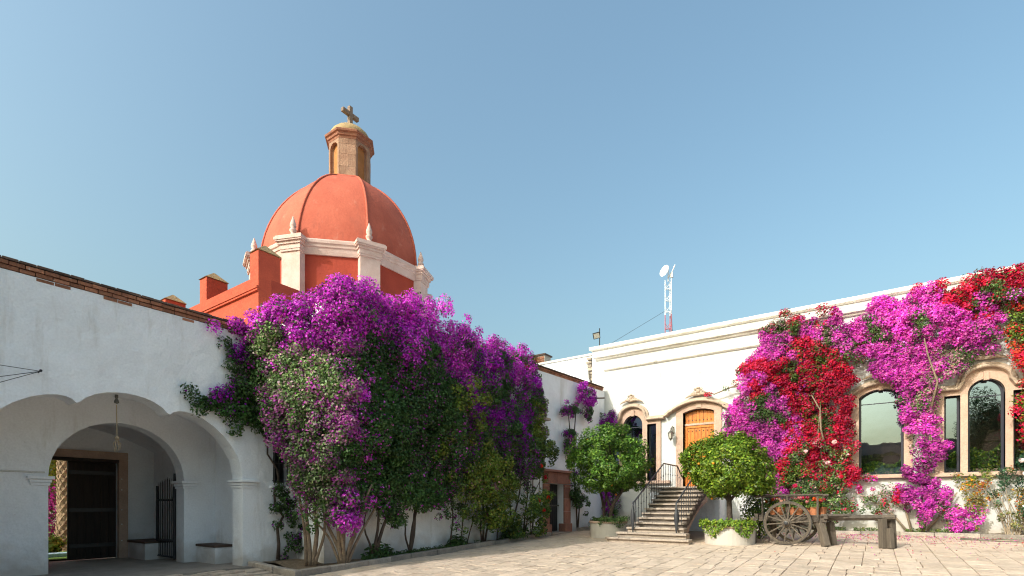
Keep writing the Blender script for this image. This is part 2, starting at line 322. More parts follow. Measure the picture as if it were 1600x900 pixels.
# ------------------------------------------------------------------ hall on the right (front plane y = 23)
HF = lambda a, b, d: (a, 23 + d, b)
def build_hall():
    H = thing('hall_building', 'long white hall with stone arched windows, wooden door and moulded cornice behind the courtyard', 'building', (0, 23, .6))
    def P(mb, name, m, parent=H, **k):
        o = mb.build(name, m, parent, **k)
        if parent is H: o.matrix_parent_inverse = Matrix.Translation((0, -23, -.6))
        return o
    W1 = opening(-.44, .88, 2.58, 5.42, 5.68); WA = opening(2.59, 3.51, 2.58, 5.2, 5.66, True); WN1 = opening(1.98, 2.40, 2.58, 5.19); WN2 = opening(3.70, 4.12, 2.58, 5.19)
    LA = opening(-9.66, -8.74, 2.58, 5.2, 5.66, True); LN1 = opening(-8.51, -8.09, 2.58, 5.18); LN2 = opening(-10.31, -9.89, 2.58, 5.18)
    DO = opening(-6.88, -5.57, 2.2, 5.52, 5.66)
    XE = 22.0
    holes = [W1, WA, WN1, WN2, LA, LN1, LN2, DO]
    for x in (9.0, 14.0): holes.append(opening(x, x + 1.32, 2.58, 5.42, 5.68))
    P(MB().plate([(-11.32, -.2), (XE, -.2), (XE, 9.0), (-11.32, 9.0)], holes, 0, .45, HF), 'wall', MT['plaster'])
    mb = MB().box((-11.32, 25.2, -.2), (XE, 34, 8.7)).box((-11.32, 23.46, -.2), (XE, 25.19, 1.9)).box((-11.32, 23.46, 6.4), (XE, 25.19, 8.7)).box((-11.32, 23.46, 1.91), (-11.2, 25.19, 6.39)).box((XE - .1, 23.46, 1.91), (XE, 25.19, 6.39)); P(mb, 'inner_block', MT['bench_and_room'])  # room lining coloured dark so the interior behind the glass reads unlit
    P(MB().box((-16.4, 23.35, -.2), (-11.325, 33.5, 8.93)), 'side_wall', MT['plaster_old'])
    P(MB().box((-16.4, 23.28, 8.935), (-11.33, 23.9, 9.03)), 'side_coping', MT['cap'])
    # mouldings: (z0,z1,projection)
    def prof(pts): return [(z, -d) for z, d in pts]
    def mould(name, x0, x1, pts, m):
        vs = [];
        k = len(pts)
        for x, ret in ((x0, 1), (x1, 0)):
            for z, d in pts: vs.append((x - (d if ret else 0), 23 - d, z))
        base = [(x0, 23.05, z) for z, d in pts]
        fs = [tuple(range(k))[::-1], tuple(range(k, 2 * k))] + [(i, (i + 1) % k, k + (i + 1) % k, k + i) for i in range(k)]
        return P(MB().add(vs, fs), name, m)
    mould('cornice_cap', -11.3, XE, [(9.003, -.1), (9.003, .06), (9.05, .12), (9.13, .14), (9.2, .11), (9.22, 0), (9.22, -.1)], MT['cap'])
    mould('cornice', -11.0, XE, [(8.50, -.02), (8.50, .05), (8.53, .09), (8.58, .1), (8.61, .2), (8.68, .22), (8.70, .2), (8.78, .03), (8.78, -.02)], MT['cap'])
    mould('string_course', -10.6, XE, [(7.93, -.02), (7.94, .05), (7.99, .10), (8.05, .11), (8.08, .03), (8.08, -.02)], MT['cap'])
    P(MB().box((-11.325, 23.0, 9.0), (XE, 33.8, 9.19)), 'roof', MT['rooftile'])
    # windows
    def window(openings, outer, hoodpath, sill, crest, bars, muntin, label=None):
        fr = MB().plate(outer, openings, -.07, .02, HF); o = P(fr, 'window', MT['cantera'])
        if label: o['label'] = label
        rv = MB()
        for op in openings:
            ins = op
            # reveal ring
            k = len(op); vs = [HF(a, b, -.066) for a, b in op] + [HF(a, b, .30) for a, b in op]
            rv.add(vs, [(i, (i + 1) % k, k + (i + 1) % k, k + i) for i in range(k)])
        def C(mb, name, m, **kw):
            c = mb.build(name, m, o, **kw); c.matrix_parent_inverse = Matrix.Identity(4); return c
        C(rv, 'reveal', MT['cantera'])
        for op in openings:
            k = len(op); cx = sum(p[0] for p in op) / k
            xs = [p[0] for p in op]; c = (min(xs) + max(xs)) / 2; zc = 4
            inn = [(c + (a - c) * (1 - .07 / ((max(xs) - min(xs)) / 2)), b + (.035 if b < 3 else -.045)) for a, b in op]
            C(MB().plate(op, [inn], .16, .22, HF), 'frame', MT['frame'])
            C(MB().plate(inn, [], .185, .195, HF), 'pane', GL)
            if max(xs) - min(xs) > .6: C(MB().box((min(xs) + .02, 23.165, muntin), (max(xs) - .02, 23.21, muntin + .03)), 'transom', MT['frame'])
        if hoodpath:
            C(MB().sweep(hoodpath, [(-.02, .0), (-.02, -.10), (.05, -.14), (.07, -.22), (.13, -.26), (.16, -.24), (.19, -.05), (.19, .0)], HF), 'hood_mould', MT['hood'])
        if sill: C(MB().box((sill[0], 22.80, 2.45), (sill[1], 23.0, 2.575), .015), 'sill', MT['cantera'])
        for (kx, kz) in bars: C(MB().box((kx - .07, 22.88, kz - .17), (kx + .07, 23.02, kz + .13), .02), 'keystone', MT['cantera'])
        if crest: C(crest_mb(*crest), 'crest', MT['hood'], smooth=True)
        return o
    def crest_mb(x, z, s=1.0):
        m = MB(); y = 22.86
        m.ball((x, y, z + .17 * s), .11 * s, sq=(1, .8, 1.35)); m.ball((x, y - .03, z + .33 * s), .09 * s, sq=(1.3, .8, .7))
        for sg in (-1, 1):
            for (cx, cz, r0) in ((.22, .09, .11), (.17, .27, .075), (.36, .03, .06)):
                pts = []
                for i in range(14):
                    a = i * .62; r = r0 * s * (1 - i / 17)
                    pts.append((x + sg * (cx * s + r * math.cos(a + 2.6)), y - .015 * i * s * .4, z + cz * s + r * math.sin(a + 2.6)))
                m.tube(pts, [.042 * s * (1 - i / 22) for i in range(14)], 6)
            m.tube([(x + sg * .04, y, z), (x + sg * .2, y, z + .0), (x + sg * .42, y, z - .06), (x + sg * .55, y, z - .13)], [.05, .06, .045, .02], 6)
        m.box((x - .3 * s, 22.83, z - .07), (x + .3 * s, 22.99, z + .03))
        return m
    window([W1], opening(-.68, 1.13, 2.58, 5.52, 5.98), [(1.28, 5.60)] + arcpts(-.72, 1.17, 5.66, 6.0, 14) + [(-.83, 5.60)], (-.75, 1.45), (.22, 6.2, .68), [(.22, 5.8)], 5.18, 'segment-arched stone window behind the pink vine trunk')
    def triple(cx, label):
        la = arcpts(cx - .62, cx + .62, 5.62, 6.1, 18, True)
        outer = [(cx - 1.32, 2.58), (cx + 1.32, 2.58), (cx + 1.32, 5.5), (cx + .66, 5.5)] + la + [(cx - .66, 5.5), (cx - 1.32, 5.5)]
        big = arcpts(cx - .72, cx + .72, 5.62, 6.18, 18, True)
        hp = [(cx + 1.5, 5.52), (cx + .78, 5.52)] + big + [(cx - .78, 5.52), (cx - 1.5, 5.52)]
        return outer, hp
    ou, hp = triple(3.05, '')
    window([WA, WN1, WN2], ou, hp, (1.452, 4.9), (3.05, 6.36, .68), [(3.05, 5.78)], 5.1, 'three-light stone window with a round middle arch at the right end')
    ou, hp = triple(-9.2, '')
    hp = hp[::1]
    window([LA, LN1, LN2], ou, hp, (-10.6, -7.45), (-9.25, 6.36, .7), [(-9.2, 5.78)], 5.1, 'three-light stone window beside the wooden door')
    for x in (9.0, 14.0):
        window([opening(x, x + 1.32, 2.58, 5.42, 5.68)], opening(x - .24, x + 1.56, 2.58, 5.52, 5.98), None, (x - .35, x + 1.7), None, [], 5.18, 'segment-arched stone window far along the hall')
    # door
    dfo = [(-7.19, 2.2), (-6.88, 2.2), (-6.88, 5.52)] + arcpts(-6.88, -5.57, 5.52, 5.66)[::-1][1:] + [(-5.57, 2.2), (-5.26, 2.2), (-5.26, 5.62)] + arcpts(-7.19, -5.26, 5.62, 5.93, 16)[1:]
    dr = P(MB().plate(dfo, [], -.07, .03, HF), 'door', MT['cantera']); dr['label'] = 'orange studded wooden door in an arched stone frame'
    def C(mb, name, m, **kw): return mb.build(name, m, dr, **kw)
    k = len(DO); C(MB().add([HF(a, b, -.066) for a, b in DO] + [HF(a, b, .3) for a, b in DO], [(i, (i + 1) % k, k + (i + 1) % k, k + i) for i in range(k)]), 'reveal', MT['cantera'])
    C(MB().box((-6.9, 23.26, 2.2), (-5.55, 23.30, 5.7)), 'backing', MT['wood_frame'])
    C(MB().box((-6.86, 23.11, 4.97), (-5.59, 23.24, 5.06), .01), 'transom', MT['cantera'])
    C(MB().box((-6.86, 23.14, 2.2), (-6.77, 23.25, 4.96)).box((-5.68, 23.14, 2.2), (-5.59, 23.25, 4.96)).box((-6.765, 23.145, 4.86), (-5.685, 23.25, 4.96)).box((-6.765, 23.15, 3.42), (-5.685, 23.25, 3.55)), 'door_frame', MT['wood'])
    npl = 7; wv = 1.08 / npl
    for i in range(npl):
        x = -6.765 + i * wv
        C(MB().box((x + .006, 23.18, 3.56), (x + wv - .006, 23.24, 4.855), .008), 'plank', MT['wood'])
        C(MB().box((x + .006, 23.18, 2.25), (x + wv - .006, 23.24, 3.415), .008), 'plank', MT['wood'])
    wv = 1.25 / 8
    for i in range(8):
        x = -6.85 + i * wv; xc = x + wv / 2 + 6.225; top = 5.66 - .14 * (xc / .65) ** 2 - .02
        C(MB().box((x + .006, 23.18, 5.07), (x + wv - .006, 23.24, top), .008), 'plank', MT['wood'])
    st = MB()
    for z in (4.73, 3.68, 5.2, 3.3):
        for i in range(7): st.ball((-6.70 + i * .158, 23.17, z), .026, 6)
    C(st, 'stud', MT['iron'], kind='stuff')
    C(MB().sweep([(-4.92, 5.62), (-5.05, 5.70)] + arcpts(-7.4, -5.05, 5.74, 6.1, 18) + [(-7.5, 5.72), (-7.62, 5.6), (-7.7, 5.56)], [(-.02, .0), (-.02, -.12), (.05, -.16), (.07, -.26), (.12, -.30), (.15, -.28), (.18, -.05), (.18, .0)], HF), 'hood_mould', MT['hood'])
    C(crest_mb(-6.2, 6.28, .78), 'crest', MT['hood'], smooth=True)
    C(MB().box((-6.32, 22.9, 5.70), (-6.1, 23.02, 5.98), .02), 'keystone', MT['cantera'])
    # rubble corner with broken plaster
    for i in range(9):
        z = 7.25 + i * .18
        P(MB().box((-11.72 + rnd.uniform(-.05, .05), 23.14 + rnd.uniform(0, .06), z), (-11.45 + rnd.uniform(-.03, .06), 23.36, z + rnd.uniform(.11, .17)), .02), 'stone', MT['greypaint'])
    P(MB().tube([(-11.62, 23.02, 8.2), (-11.55, 23.0, 7.7), (-11.42, 22.98, 7.35), (-11.40, 22.98, 7.2)], .06, 8), 'downpipe', MT['pipe'], smooth=True)
    # plinth course
    return H
build_hall()

def inside_planters():
    for i, (x0, x1, hp, hv, lab) in enumerate(((-.5, .95, .32, .34, 'pale planter with trailing ivy just inside the segment-arched window'), (1.9, 4.3, .3, .85, 'pale planter with bushy ivy just inside the three-light window at the right end'))):
        p = thing('indoor_planter', lab, 'planter', ((x0 + x1) / 2, 23.7, 2.3), group='ivy planters inside the hall windows'); h = (x1 - x0) / 2
        MB().box((-h, -.14, -.39), (h, .2, hp + .12), .015).build('box', MT['cantera'], p)
        r = np.random.default_rng(900 + i); k = 2600; x = r.uniform(-h, h, k); n_ = Noise(i + 2, 1, 8, 3.0)(x[:, None]); top = hp + .2 + hv * (.75 + .25 * n_); lo = hp - .05 + .12 * n_
        P = np.column_stack([x, r.uniform(-.24, .1, k), lo + (top - lo) * r.random(k)])
        leaf_mesh('foliage', LEAF, P, r.normal(size=(k, 3)) * .6 + [0, -.7, .4], r.uniform(.05, .1, k), pick(CITR + GREEN, k, r), p, .75)
        st = MB()
        for j in range(8): a = -h + (j + .5) * 2 * h / 8; st.tube([(a, 0, hp + .1), (a + .05, -.1, hp + hv * .5), (a + .1, -.15, hp + hv * .8)], .008, 4)
        st.build('stem', MT['bark_dark'], p)
# chimney on the roof, floodlight, radio mast
def small_roof_things():
    c = thing('chimney', 'squat brick chimney with a dark flat cap on the roof left of the hall', 'chimney', (-15.3, 24.6, 8.9))
    MB().box((-.45, -.3, .05), (.45, .35, .85)).build('shaft', MT['greypaint'], c)
    for i in range(5):
        for j in range(3): MB().box((-.43 + j * .29, -.33, .1 + i * .14), (-.16 + j * .29, -.303, .22 + i * .14), .006).build('brick', MT['brick'], c)
    MB().box((-.52, -.38, .852), (.52, .42, .93)).build('cap', MT['brick_dark'], c)
    f = thing('floodlight', 'black square floodlight on a thin pole at the hall roof corner', 'floodlight', (-11.4, 24.0, 9.2))
    MB().tube([(0, 0, 0), (0, 0, 1.25)], .025, 8).build('pole', MT['black'], f)
    hm = MB().box((-.17, -.07, -.15), (.17, .05, .15)); Mx = Matrix.Translation((-.13, -.1, .88)) @ Matrix.Rotation(R(35), 4, 'Z') @ Matrix.Rotation(R(25), 4, 'X') @ Matrix.Rotation(R(-14), 4, 'Y')
    h = hm.xf(Mx).build('housing', MT['black'], f)
    MB().box((-.14, -.08, -.12), (.14, -.072, .12)).xf(Mx).build('lens', MT['lampglass'], h)
    MB().tube([(0, 0, .9), (-.1, -.03, .9)], .02, 6).build('bracket', MT['black'], f)
    t = thing('radio_mast', 'slim lattice radio mast, white above and red below, with a white dish', 'mast', (-13.0, 39.7, 5.0))
    L3 = [(-.24, -.14), (.24, -.14), (0, .28)]
    for nm, z0, z1, m in (('lower_lattice', 0, 11.2, MT['mast_red']), ('upper_lattice', 11.2, 13.9, MT['mast_white'])):
        mb = MB()
        for x, y in L3: mb.tube([(x, y, z0), (x, y, z1)], .032, 6)
        z = z0 + .2
        while z < z1 - .3:
            for i in range(3):
                a, b = L3[i], L3[(i + 1) % 3]; mb.tube([(*a, z), (*b, z)], .02, 5); mb.tube([(*a, z), (*b, z + .45)], .016, 5)
            z += .9
        mb.build(nm, m, t)
    MB().tube([(-.05, 0, 13.8), (-.05, 0, 15.0)], .04, 8).build('pole', MT['mast_white'], t)
    d = MB().lathe([(.02, 0), (.2, .02), (.36, .08), (.45, .16), (.43, .17), (.34, .1), (.18, .045), (.02, .03)], n=24)
    d.xf(Matrix.Translation((-.2, -.15, 14.55)) @ Matrix.Rotation(R(-25), 4, 'Z') @ Matrix.Rotation(R(78), 4, 'X')).build('dish', MT['mast_white'], t, smooth=True)
    MB().tube([(-.05, 0, 14.1), (.25, 0, 14.45), (.45, .1, 15.0)], .05, 8).build('whip_antenna', MT['mast_white'], t)
    MB().box((.12, -.08, 14.05), (.32, .1, 14.4)).build('junction_box', MT['mast_white'], t)
    for a, b in (((-.2, 0, 11.6), (-9.0, -8, 4.2)), ((.2, 0, 11.6), (3.0, -8, 4.2)), ((0, .2, 11.6), (-1, 8, 4.2))):
        MB().tube([a, b], .012, 4).build('guy_wire', MT['rail'], t)
small_roof_things()
def wall_lamp(x, label):
    l = thing('wall_lantern', label, 'lamp', (x, 23, 4.55), group='wall lanterns by the door')
    MB().tube([(0, -.01, .12), (0, -.15, .2), (0, -.28, .34), (0, -.36, .30), (0, -.36, .2)], .015, 6).tube([(0, -.01, .36), (0, -.1, .44), (0, -.2, .4), (0, -.26, .32)], .012, 6).build('bracket', MT['lampm'], l)
    MB().box((-.05, -.02, 0), (.05, -.002, .42), .005).build('back_plate', MT['lampm'], l)
    g = MB().lathe([(.075, -.14), (.115, .1)], (0, -.36, 0), 6).build('lamp_glass', MT['lampglass'], l)
    MB().lathe([(.14, .1), (.12, .13), (.05, .19), (.02, .22), (.02, .25)], (0, -.36, 0), 6).build('cap', MT['lampm'], l)
    mb = MB().lathe([(.01, -.24), (.04, -.2), (.085, -.15), (.085, -.135)], (0, -.36, 0), 6)
    for k in range(6):
        a = k * math.pi / 3; mb.tube([(.078 * math.cos(a), -.36 + .078 * math.sin(a), -.14), (.12 * math.cos(a), -.36 + .12 * math.sin(a), .1)], .009, 4)
    mb.build('cage', MT['lampm'], l)
wall_lamp(-7.33, 'iron wall lantern left of the orange door, casting a shadow on the stone frame')
wall_lamp(-5.1, 'iron wall lantern right of the orange door, half behind purple flowers')

# ------------------------------------------------------------------ vine-covered wing (frame turned 2.3 degrees)
BWR = -math.atan(.04)
def BWP(s, d, z):                                        # along the wall, outward, up -> world
    q = Matrix.Rotation(BWR, 4, 'Z') @ Vector((d, s - 8, 0)); return (q.x - 11.25, q.y + 8, z)
BWF = lambda a, b, d: BWP(a, -d, b)
def build_wing():
    B = thing('side_wing', 'white side wing under the big bougainvillea with brick coping and small stone doorway', 'building', (-11.25, 8, 0))
    def P(mb, name, m, parent=B, **k):
        o = mb.build(name, m, parent, **k)
        if parent is B: o.matrix_parent_inverse = Matrix.Translation((11.25, -8, 0))
        return o
    dz0 = zg(-10.8, 18.6) + .06
    top = lambda s: 6.62 + .022 * (s - 8)
    out = [(7.85, -.3), (18.06, -.3), (18.06, 2.36), (19.2, 2.36), (19.2, -.3), (22.98, -.3), (22.98, top(22.98)), (7.85, top(7.85))]
    P(MB().plate(out, [], 0, .4, BWF), 'wall', MT['plaster_old'])
    P(MB().add([BWP(7.85, -.401, -.3), BWP(22.9, -.401, -.3), BWP(22.9, -5, -.3), (-16.3, 7.85, -.3), BWP(7.85, -.401, 6.4), BWP(22.9, -.401, 6.75), BWP(22.9, -5, 6.75), (-16.3, 7.85, 6.4)],
               [(0, 1, 2, 3), (4, 5, 6, 7), (0, 1, 5, 4), (1, 2, 6, 5), (2, 3, 7, 6), (3, 0, 4, 7)]), 'inner_block', MT['plaster_old'])
    for row, (h, pr, m) in enumerate(((.075, .012, 'brick'), (.075, .03, 'brick'), (.05, .07, 'brick_dark'))):
        s = 16.2 + row * .13; z0 = .002 + sum((.078, .078, .05)[:row])
        while s < 22.7:
            ln = rnd.uniform(.21, .26); z = top(s) + z0
            q = MB().box((s, -.24, z), (s + ln - .012, pr + rnd.uniform(-.008, .01), z + h - .008), .006)
            q.v = [BWP(x, y, zz) for x, y, zz in q.v]; P(q, 'brick', MT[m]); s += ln
    q = MB().box((7.85, -.26, 0), (16.15, .03, .2)); q.v = [BWP(x, y, top(x) + zz) for x, y, zz in q.v]; P(q, 'coping', MT['brick_dark'])
    # stone doorway: separate blocks
    def blk(s0, s1, z0, z1, pr=.06):
        q = MB().box((s0, -.2, z0), (s1, pr + rnd.uniform(-.008, .012), z1), .012); q.v = [BWP(x, y, zz) for x, y, zz in q.v]
        P(q, 'stone', MT['redstone'])
    for s0, s1 in ((17.62, 18.055), (19.205, 19.70)):
        z = dz0 - .1; blk(s0 - .05, s1 + (.05 if s0 < 18 else 0), z, z + .42, .14); z += .425
        for h in (.5, .55, .5, 2.355 - z - 1.56): blk(s0, s1, z, z + h - .006); z += h
    for i in range(6):
        s0 = 17.62 + i * (2.08 / 6); blk(s0, s0 + 2.08 / 6 - .008, 2.362, 2.83, .07)
    q = MB().box((17.5, -.1, 2.835), (19.82, .16, 2.93), .03); q.v = [BWP(x, y, zz) for x, y, zz in q.v]; P(q, 'lintel_mould', MT['redstone'])
    D = MB().box((18.07, -.3, dz0), (18.6, -.25, 2.35)); D.v = [BWP(*p) for p in D.v]; d = P(D, 'door', MT['wood_dark']); d['label'] = 'dark metal grille door in the reddish stone doorway'
    for i in range(7):
        s = 18.12 + i * .15; q = MB().tube([BWP(s, -.2, dz0 + .02), BWP(s, -.2, 2.33)], .013, 6); q.build('bar', MT['rail'], d)
    q = MB().box((18.07, -.23, 1.42), (19.19, -.21, 1.48)); q.v = [BWP(*p) for p in q.v]; q.build('cross_bar', MT['lampm'], d)
    q = MB().box((18.6, -.36, dz0), (19.19, -.32, 2.35)); q.v = [BWP(*p) for p in q.v]; q.build('panel', MT['black'], d)
    q = MB().box((17.95, -.3, dz0 - .25), (19.3, .3, dz0 - .02), .02); q.v = [BWP(*p) for p in q.v]; P(q, 'doorstep', MT['step'])
    q = MB().tube([BWP(21.3, 0, 6.35), BWP(21.9, .55, 6.4)], .035, 6); P(q, 'beam_end', MT['post'])
    for a, z, n in ((17.3, 4.85, 1),):
        q = MB().box((a, -.1, z), (a + .5, .28, z + .1), .02); q.v = [BWP(*p) for p in q.v]; P(q, 'ledge', MT['hood'])
build_wing()
# ------------------------------------------------------------------ gatehouse with the lobed arch (front plane x = -12.44)
def build_gatehouse():
    G = thing('gatehouse', 'white gatehouse with a lobed porch arch and brick coping on the left', 'building', (-12.44, 4, 0))
    def P(mb, name, m, parent=G, **k):
        o = mb.build(name, m, parent, **k)
        if parent is G: o.matrix_parent_inverse = Matrix.Translation((12.44, -4, 0))
        return o
    GF = lambda a, b, d: (-12.44 - d, a, b)
    half = [(2.36, 0), (2.36, 2.1), (2.33, 2.35), (2.26, 2.6), (2.1, 2.88), (1.9, 3.12), (1.68, 3.31), (1.45, 3.45), (1.25, 3.52), (1.08, 3.55), (.96, 3.54), (.86, 3.50), (.80, 3.44), (.74, 3.47), (.66, 3.56), (.5, 3.66), (.33, 3.72), (.16, 3.75), (0, 3.76)]
    arch = [(4.07 - d, z - .1 if z == 0 else z) for d, z in half] + [(4.07 + d, z - .1 if z == 0 else z) for d, z in half[::-1][1:]]
    out = [(-9, -.3), (1.71, -.3)] + arch[1:-1] + [(6.43, -.3), (7.9, -.3), (7.9, 5.62), (-9, 5.62)]
    # window opening near the corner
    win = [(7.2, 2.05), (7.7, 2.05), (7.7, 3.12), (7.2, 3.12)]
    P(MB().plate(out, [win], 0, .48, GF), 'front_wall', MT['plaster_old'])
    o2 = [(-3, -.3), (3.31, -.3), (3.31, 2.1)] + arcpts(3.31, 5.95, 2.1, 3.4, 20, True)[::-1][1:-1] + [(5.95, 2.1), (5.95, -.3), (7.9, -.3), (7.9, 4.3), (-3, 4.3)]
    P(MB().plate(o2, [], 1.96, 2.4, GF), 'inner_wall', MT['plaster_old'])
    o3 = [(-3, -.3), (3.72, -.3), (3.72, 2.72), (5.4, 2.72), (5.4, -.3), (7.9, -.3), (7.9, 4.0), (-3, 4.0)]
    P(MB().plate(o3, [], 4.75, 5.2, GF), 'back_wall', MT['plaster_old'])
    P(MB().box((-17.64, 6.72, -.3), (-12.93, 7.2, 4.3)).box((-17.18, 6.3, -.3), (-14.85, 6.715, 4.0)), 'passage_wall', MT['plaster_old'])
    P(MB().box((-17.18, 1.2, -.3), (-12.93, 1.7, 4.3)), 'passage_wall', MT['plaster_old'])
    # barrel shaped ceilings
    def vault(x0, x1, v0, v1, zs, za):
        a = arcpts(v0, v1, zs, za, 16); n = len(a); vs = [(x0, v, z) for v, z in a] + [(x1, v, z) for v, z in a]
        vs += [(x0, v, 4.6) for v, z in a] + [(x1, v, 4.6) for v, z in a]
        fs = [(i, i + 1, n + i + 1, n + i) for i in range(n - 1)]
        return MB().add(vs, fs)
    P(vault(-14.41, -12.91, 1.6, 6.73, 3.35, 4.0), 'ceiling', MT['plaster_old'], smooth=True)
    P(vault(-17.2, -14.83, 1.6, 6.31, 3.0, 3.62), 'ceiling', MT['plaster_old'], smooth=True)
    P(MB().box((-17.9, -9, 4.62), (-12.93, 7.84, 5.45)), 'roof', MT['rooftile'])
    P(MB().box((-17.9, -9, 5.452), (-17.6, 7.84, 5.85)), 'rear_parapet', MT['plaster_old'])
    P(MB().box((-17.64, 7.25, -.3), (-12.93, 7.84, 4.6)), 'end_wall', MT['plaster_old'])
    P(MB().box((-17.5, -1, -.05), (-12.2, 7.2, .012)), 'passage_floor', MT['rooftile'])
    # imposts
    for (x0, x1, v0, v1) in ((-13.0, -12.37, 6.36, 6.78), (-14.9, -14.33, 5.88, 6.28), (-14.9, -14.33, 2.98, 3.38)):
        for z0, z1, e in ((1.93, 1.99, .0), (1.992, 2.06, .035), (2.062, 2.11, .06)):
            pass
        m = MB().box((x0 + .04, v0 + .04, 1.90), (x1 - .04, v1 - .04, 1.96)).box((x0 + .02, v0 + .02, 1.963), (x1 - .02, v1 - .02, 2.03)).box((x0 - .02, v0 - .02, 2.033), (x1 + .03, v1 + .02, 2.10))
        P(m, 'impost', MT['trim' if False else 'plaster_old'], bevel=.008)
    # brick coping
    rows = ((.07, .006, 'brick', 5.555), (.075, .016, 'brick', 5.632), (.075, .03, 'brick', 5.711), (.055, .045, 'brick_dark', 5.79))
    for r, (h, pr, m, z) in enumerate(rows):
        v = 1.2 + r * .11
        while v < 7.6:
            ln = rnd.uniform(.21, .27)
            keep = r > 0 or math.sin(v * 2.3) + math.sin(v * 5.1 + 1) > .1
            if keep: P(MB().box((-12.68 if r else -12.45, v, z), (-12.44 + pr + rnd.uniform(-.008, .01), v + ln - .013, z + h - .009 + rnd.uniform(-.006, .004)), .006), 'brick', MT[m])
            v += ln
    P(MB().box((-12.69, -9, 5.622), (-12.42, 1.15, 5.85)), 'coping', MT['brick'])
    # benches
    P(MB().box((-14.39, 6.24, -.05), (-13.4, 6.715, .42)), 'bench', MT['plaster_old']); P(MB().box((-14.39, 6.22, .423), (-13.38, 6.715, .48), .01), 'bench_top', MT['bench_and_room'])
    P(MB().box((-17.17, 5.62, -.05), (-15.9, 6.29, .45)), 'bench', MT['plaster_old']); P(MB().box((-17.17, 5.6, .453), (-15.88, 6.29, .51), .01), 'bench_top', MT['bench_and_room'])
    # garden doorway
    fr = P(MB().box((-17.16, 5.405, -.02), (-17.05, 5.62, 2.72)).box((-17.16, 3.5, 2.725), (-17.05, 5.62, 2.93)), 'doorway_frame', MT['cantera'])
    P(MB().box((-17.3, 3.55, 2.64), (-17.0, 5.40, 2.72)), 'lintel', MT['wood_dark'])
    d = P(MB().box((-17.34, 4.36, .03), (-17.27, 5.4, 2.70)), 'door', MT['wood_dark']); d['label'] = 'dark wooden garden door leaf, closed half'
    for i in range(6): MB().box((-17.265, 4.37 + i * .172, .05), (-17.24, 4.37 + i * .172 + .165, 2.6), .006).build('plank', MT['wood_dark'], d)
    for z in (.35, 1.3, 2.3): MB().box((-17.235, 4.38, z), (-17.22, 5.38, z + .1)).build('strap', MT['iron'], d)
    nl = MB()
    for z in (.5, .95, 1.35, 1.9, 2.2): nl.ball((-17.04, 5.47, z), .018, 6)
    nl.build('stud', MT['mast_white'], fr, kind='stuff')
    d = P(MB().box((-18.4, 3.70, .03), (-17.35, 3.74, 2.63)), 'door', MT['wood_dark']); d['label'] = 'dark wooden garden door leaf, swung open outwards'
    # iron gate leaves
    for v, x0, x1, lab in ((5.93, -14.88, -15.95, 'iron bar gate leaf folded open by the right pier'), (3.36, -14.88, -15.95, 'iron bar gate leaf folded open by the left pier')):
        g = P(MB().bar((x0, v, .06), (x0, v, 2.3), .05).bar((x1, v, .06), (x1, v, 2.0), .05).bar((x0, v, .12), (x1, v, .12), .04).bar((x0, v, 1.62), (x1, v, 1.62), .04).bar((x0, v, .55), (x1, v, .55), .04), 'gate', MT['iron']); g['label'] = lab
        for i in range(1, 10):
            x = x0 + (x1 - x0) * i / 10; MB().tube([(x, v, .12), (x, v, 2.16 - .12 * abs(i - 4) / 5), (x, v, 2.22 - .12 * abs(i - 4) / 5)], [.011, .011, .002], 6).build('bar', MT['iron'], g)
    # conduit and window grille
    P(MB().tube([(-14.38, -1, 2.18), (-14.38, 3.25, 2.18)], .018, 8), 'conduit', MT['pipe'])
    w = P(MB().box((-12.84, 7.2, 2.05), (-12.8, 7.7, 3.12)), 'window', MT['black']); w['label'] = 'small iron barred window half hidden by the vine'
    for i in range(5): MB().tube([(-12.40, 7.22 + i * .115, 1.98), (-12.40, 7.22 + i * .115, 3.2)], .014, 6).build('bar', MT['iron'], w)
    for z in (2.1, 2.55, 3.05): MB().tube([(-12.40, 7.16, z), (-12.40, 7.74, z)], .012, 6).build('cross_bar', MT['iron'], w)
    MB().box((-12.46, 7.1, 1.92), (-12.34, 7.8, 1.975)).build('sill', MT['plaster_old'], w)
build_gatehouse()
def hangings():
    r = thing('hanging_rope', 'frayed rope hanging from a small bell bracket in the lobed arch', 'rope', (-12.68, 3.98, 3.74))
    MB().lathe([(.03, 0), (.03, -.05), (.018, -.08), (.035, -.11), (.045, -.16), (.012, -.18)], n=10).build('bell', MT['lampm'], r, smooth=True)
    MB().tube([(0, 0, -.2), (.01, .0, -.5), (-.005, .01, -.85)], .011, 6).build('rope', MT['rope'], r)
    MB().ball((0, .01, -.88), .045, 8).build('knot', MT['rope'], r, smooth=True)
    mb = MB()
    for i in range(6): a = i * 1.1; mb.tube([(0, .01, -.9), (.05 * math.cos(a), .01 + .06 * math.sin(a), -.99), (.03 * math.cos(a), .02 + .05 * math.sin(a + .6), -1.1 - .02 * i)], [.009, .007, .003], 5)
    mb.build('frayed_end', MT['rope'], r)
    wv = thing('wire_bracket', 'thin wires strung to a hook on the gatehouse wall', 'wires', (-12.44, 2.72, 3.9))
    MB().tube([(0, 0, 0), (.16, 0, .01)], .012, 6).ball((.16, 0, .01), .025, 6).build('hook', MT['iron'], wv)
    for z, y in ((.02, -3.0), (-.42, -1.2), (-1.1, -2.0)): MB().tube([(.15, 0, .0), (.14, y / 2, z / 2 - .02), (.12, y, z)], .0055, 4).build('wire', MT['iron'], wv)
    MB().box((.0, -.7, -.0), (.1, -.66, .08)).build('insulator', MT['iron'], wv)
hangings()

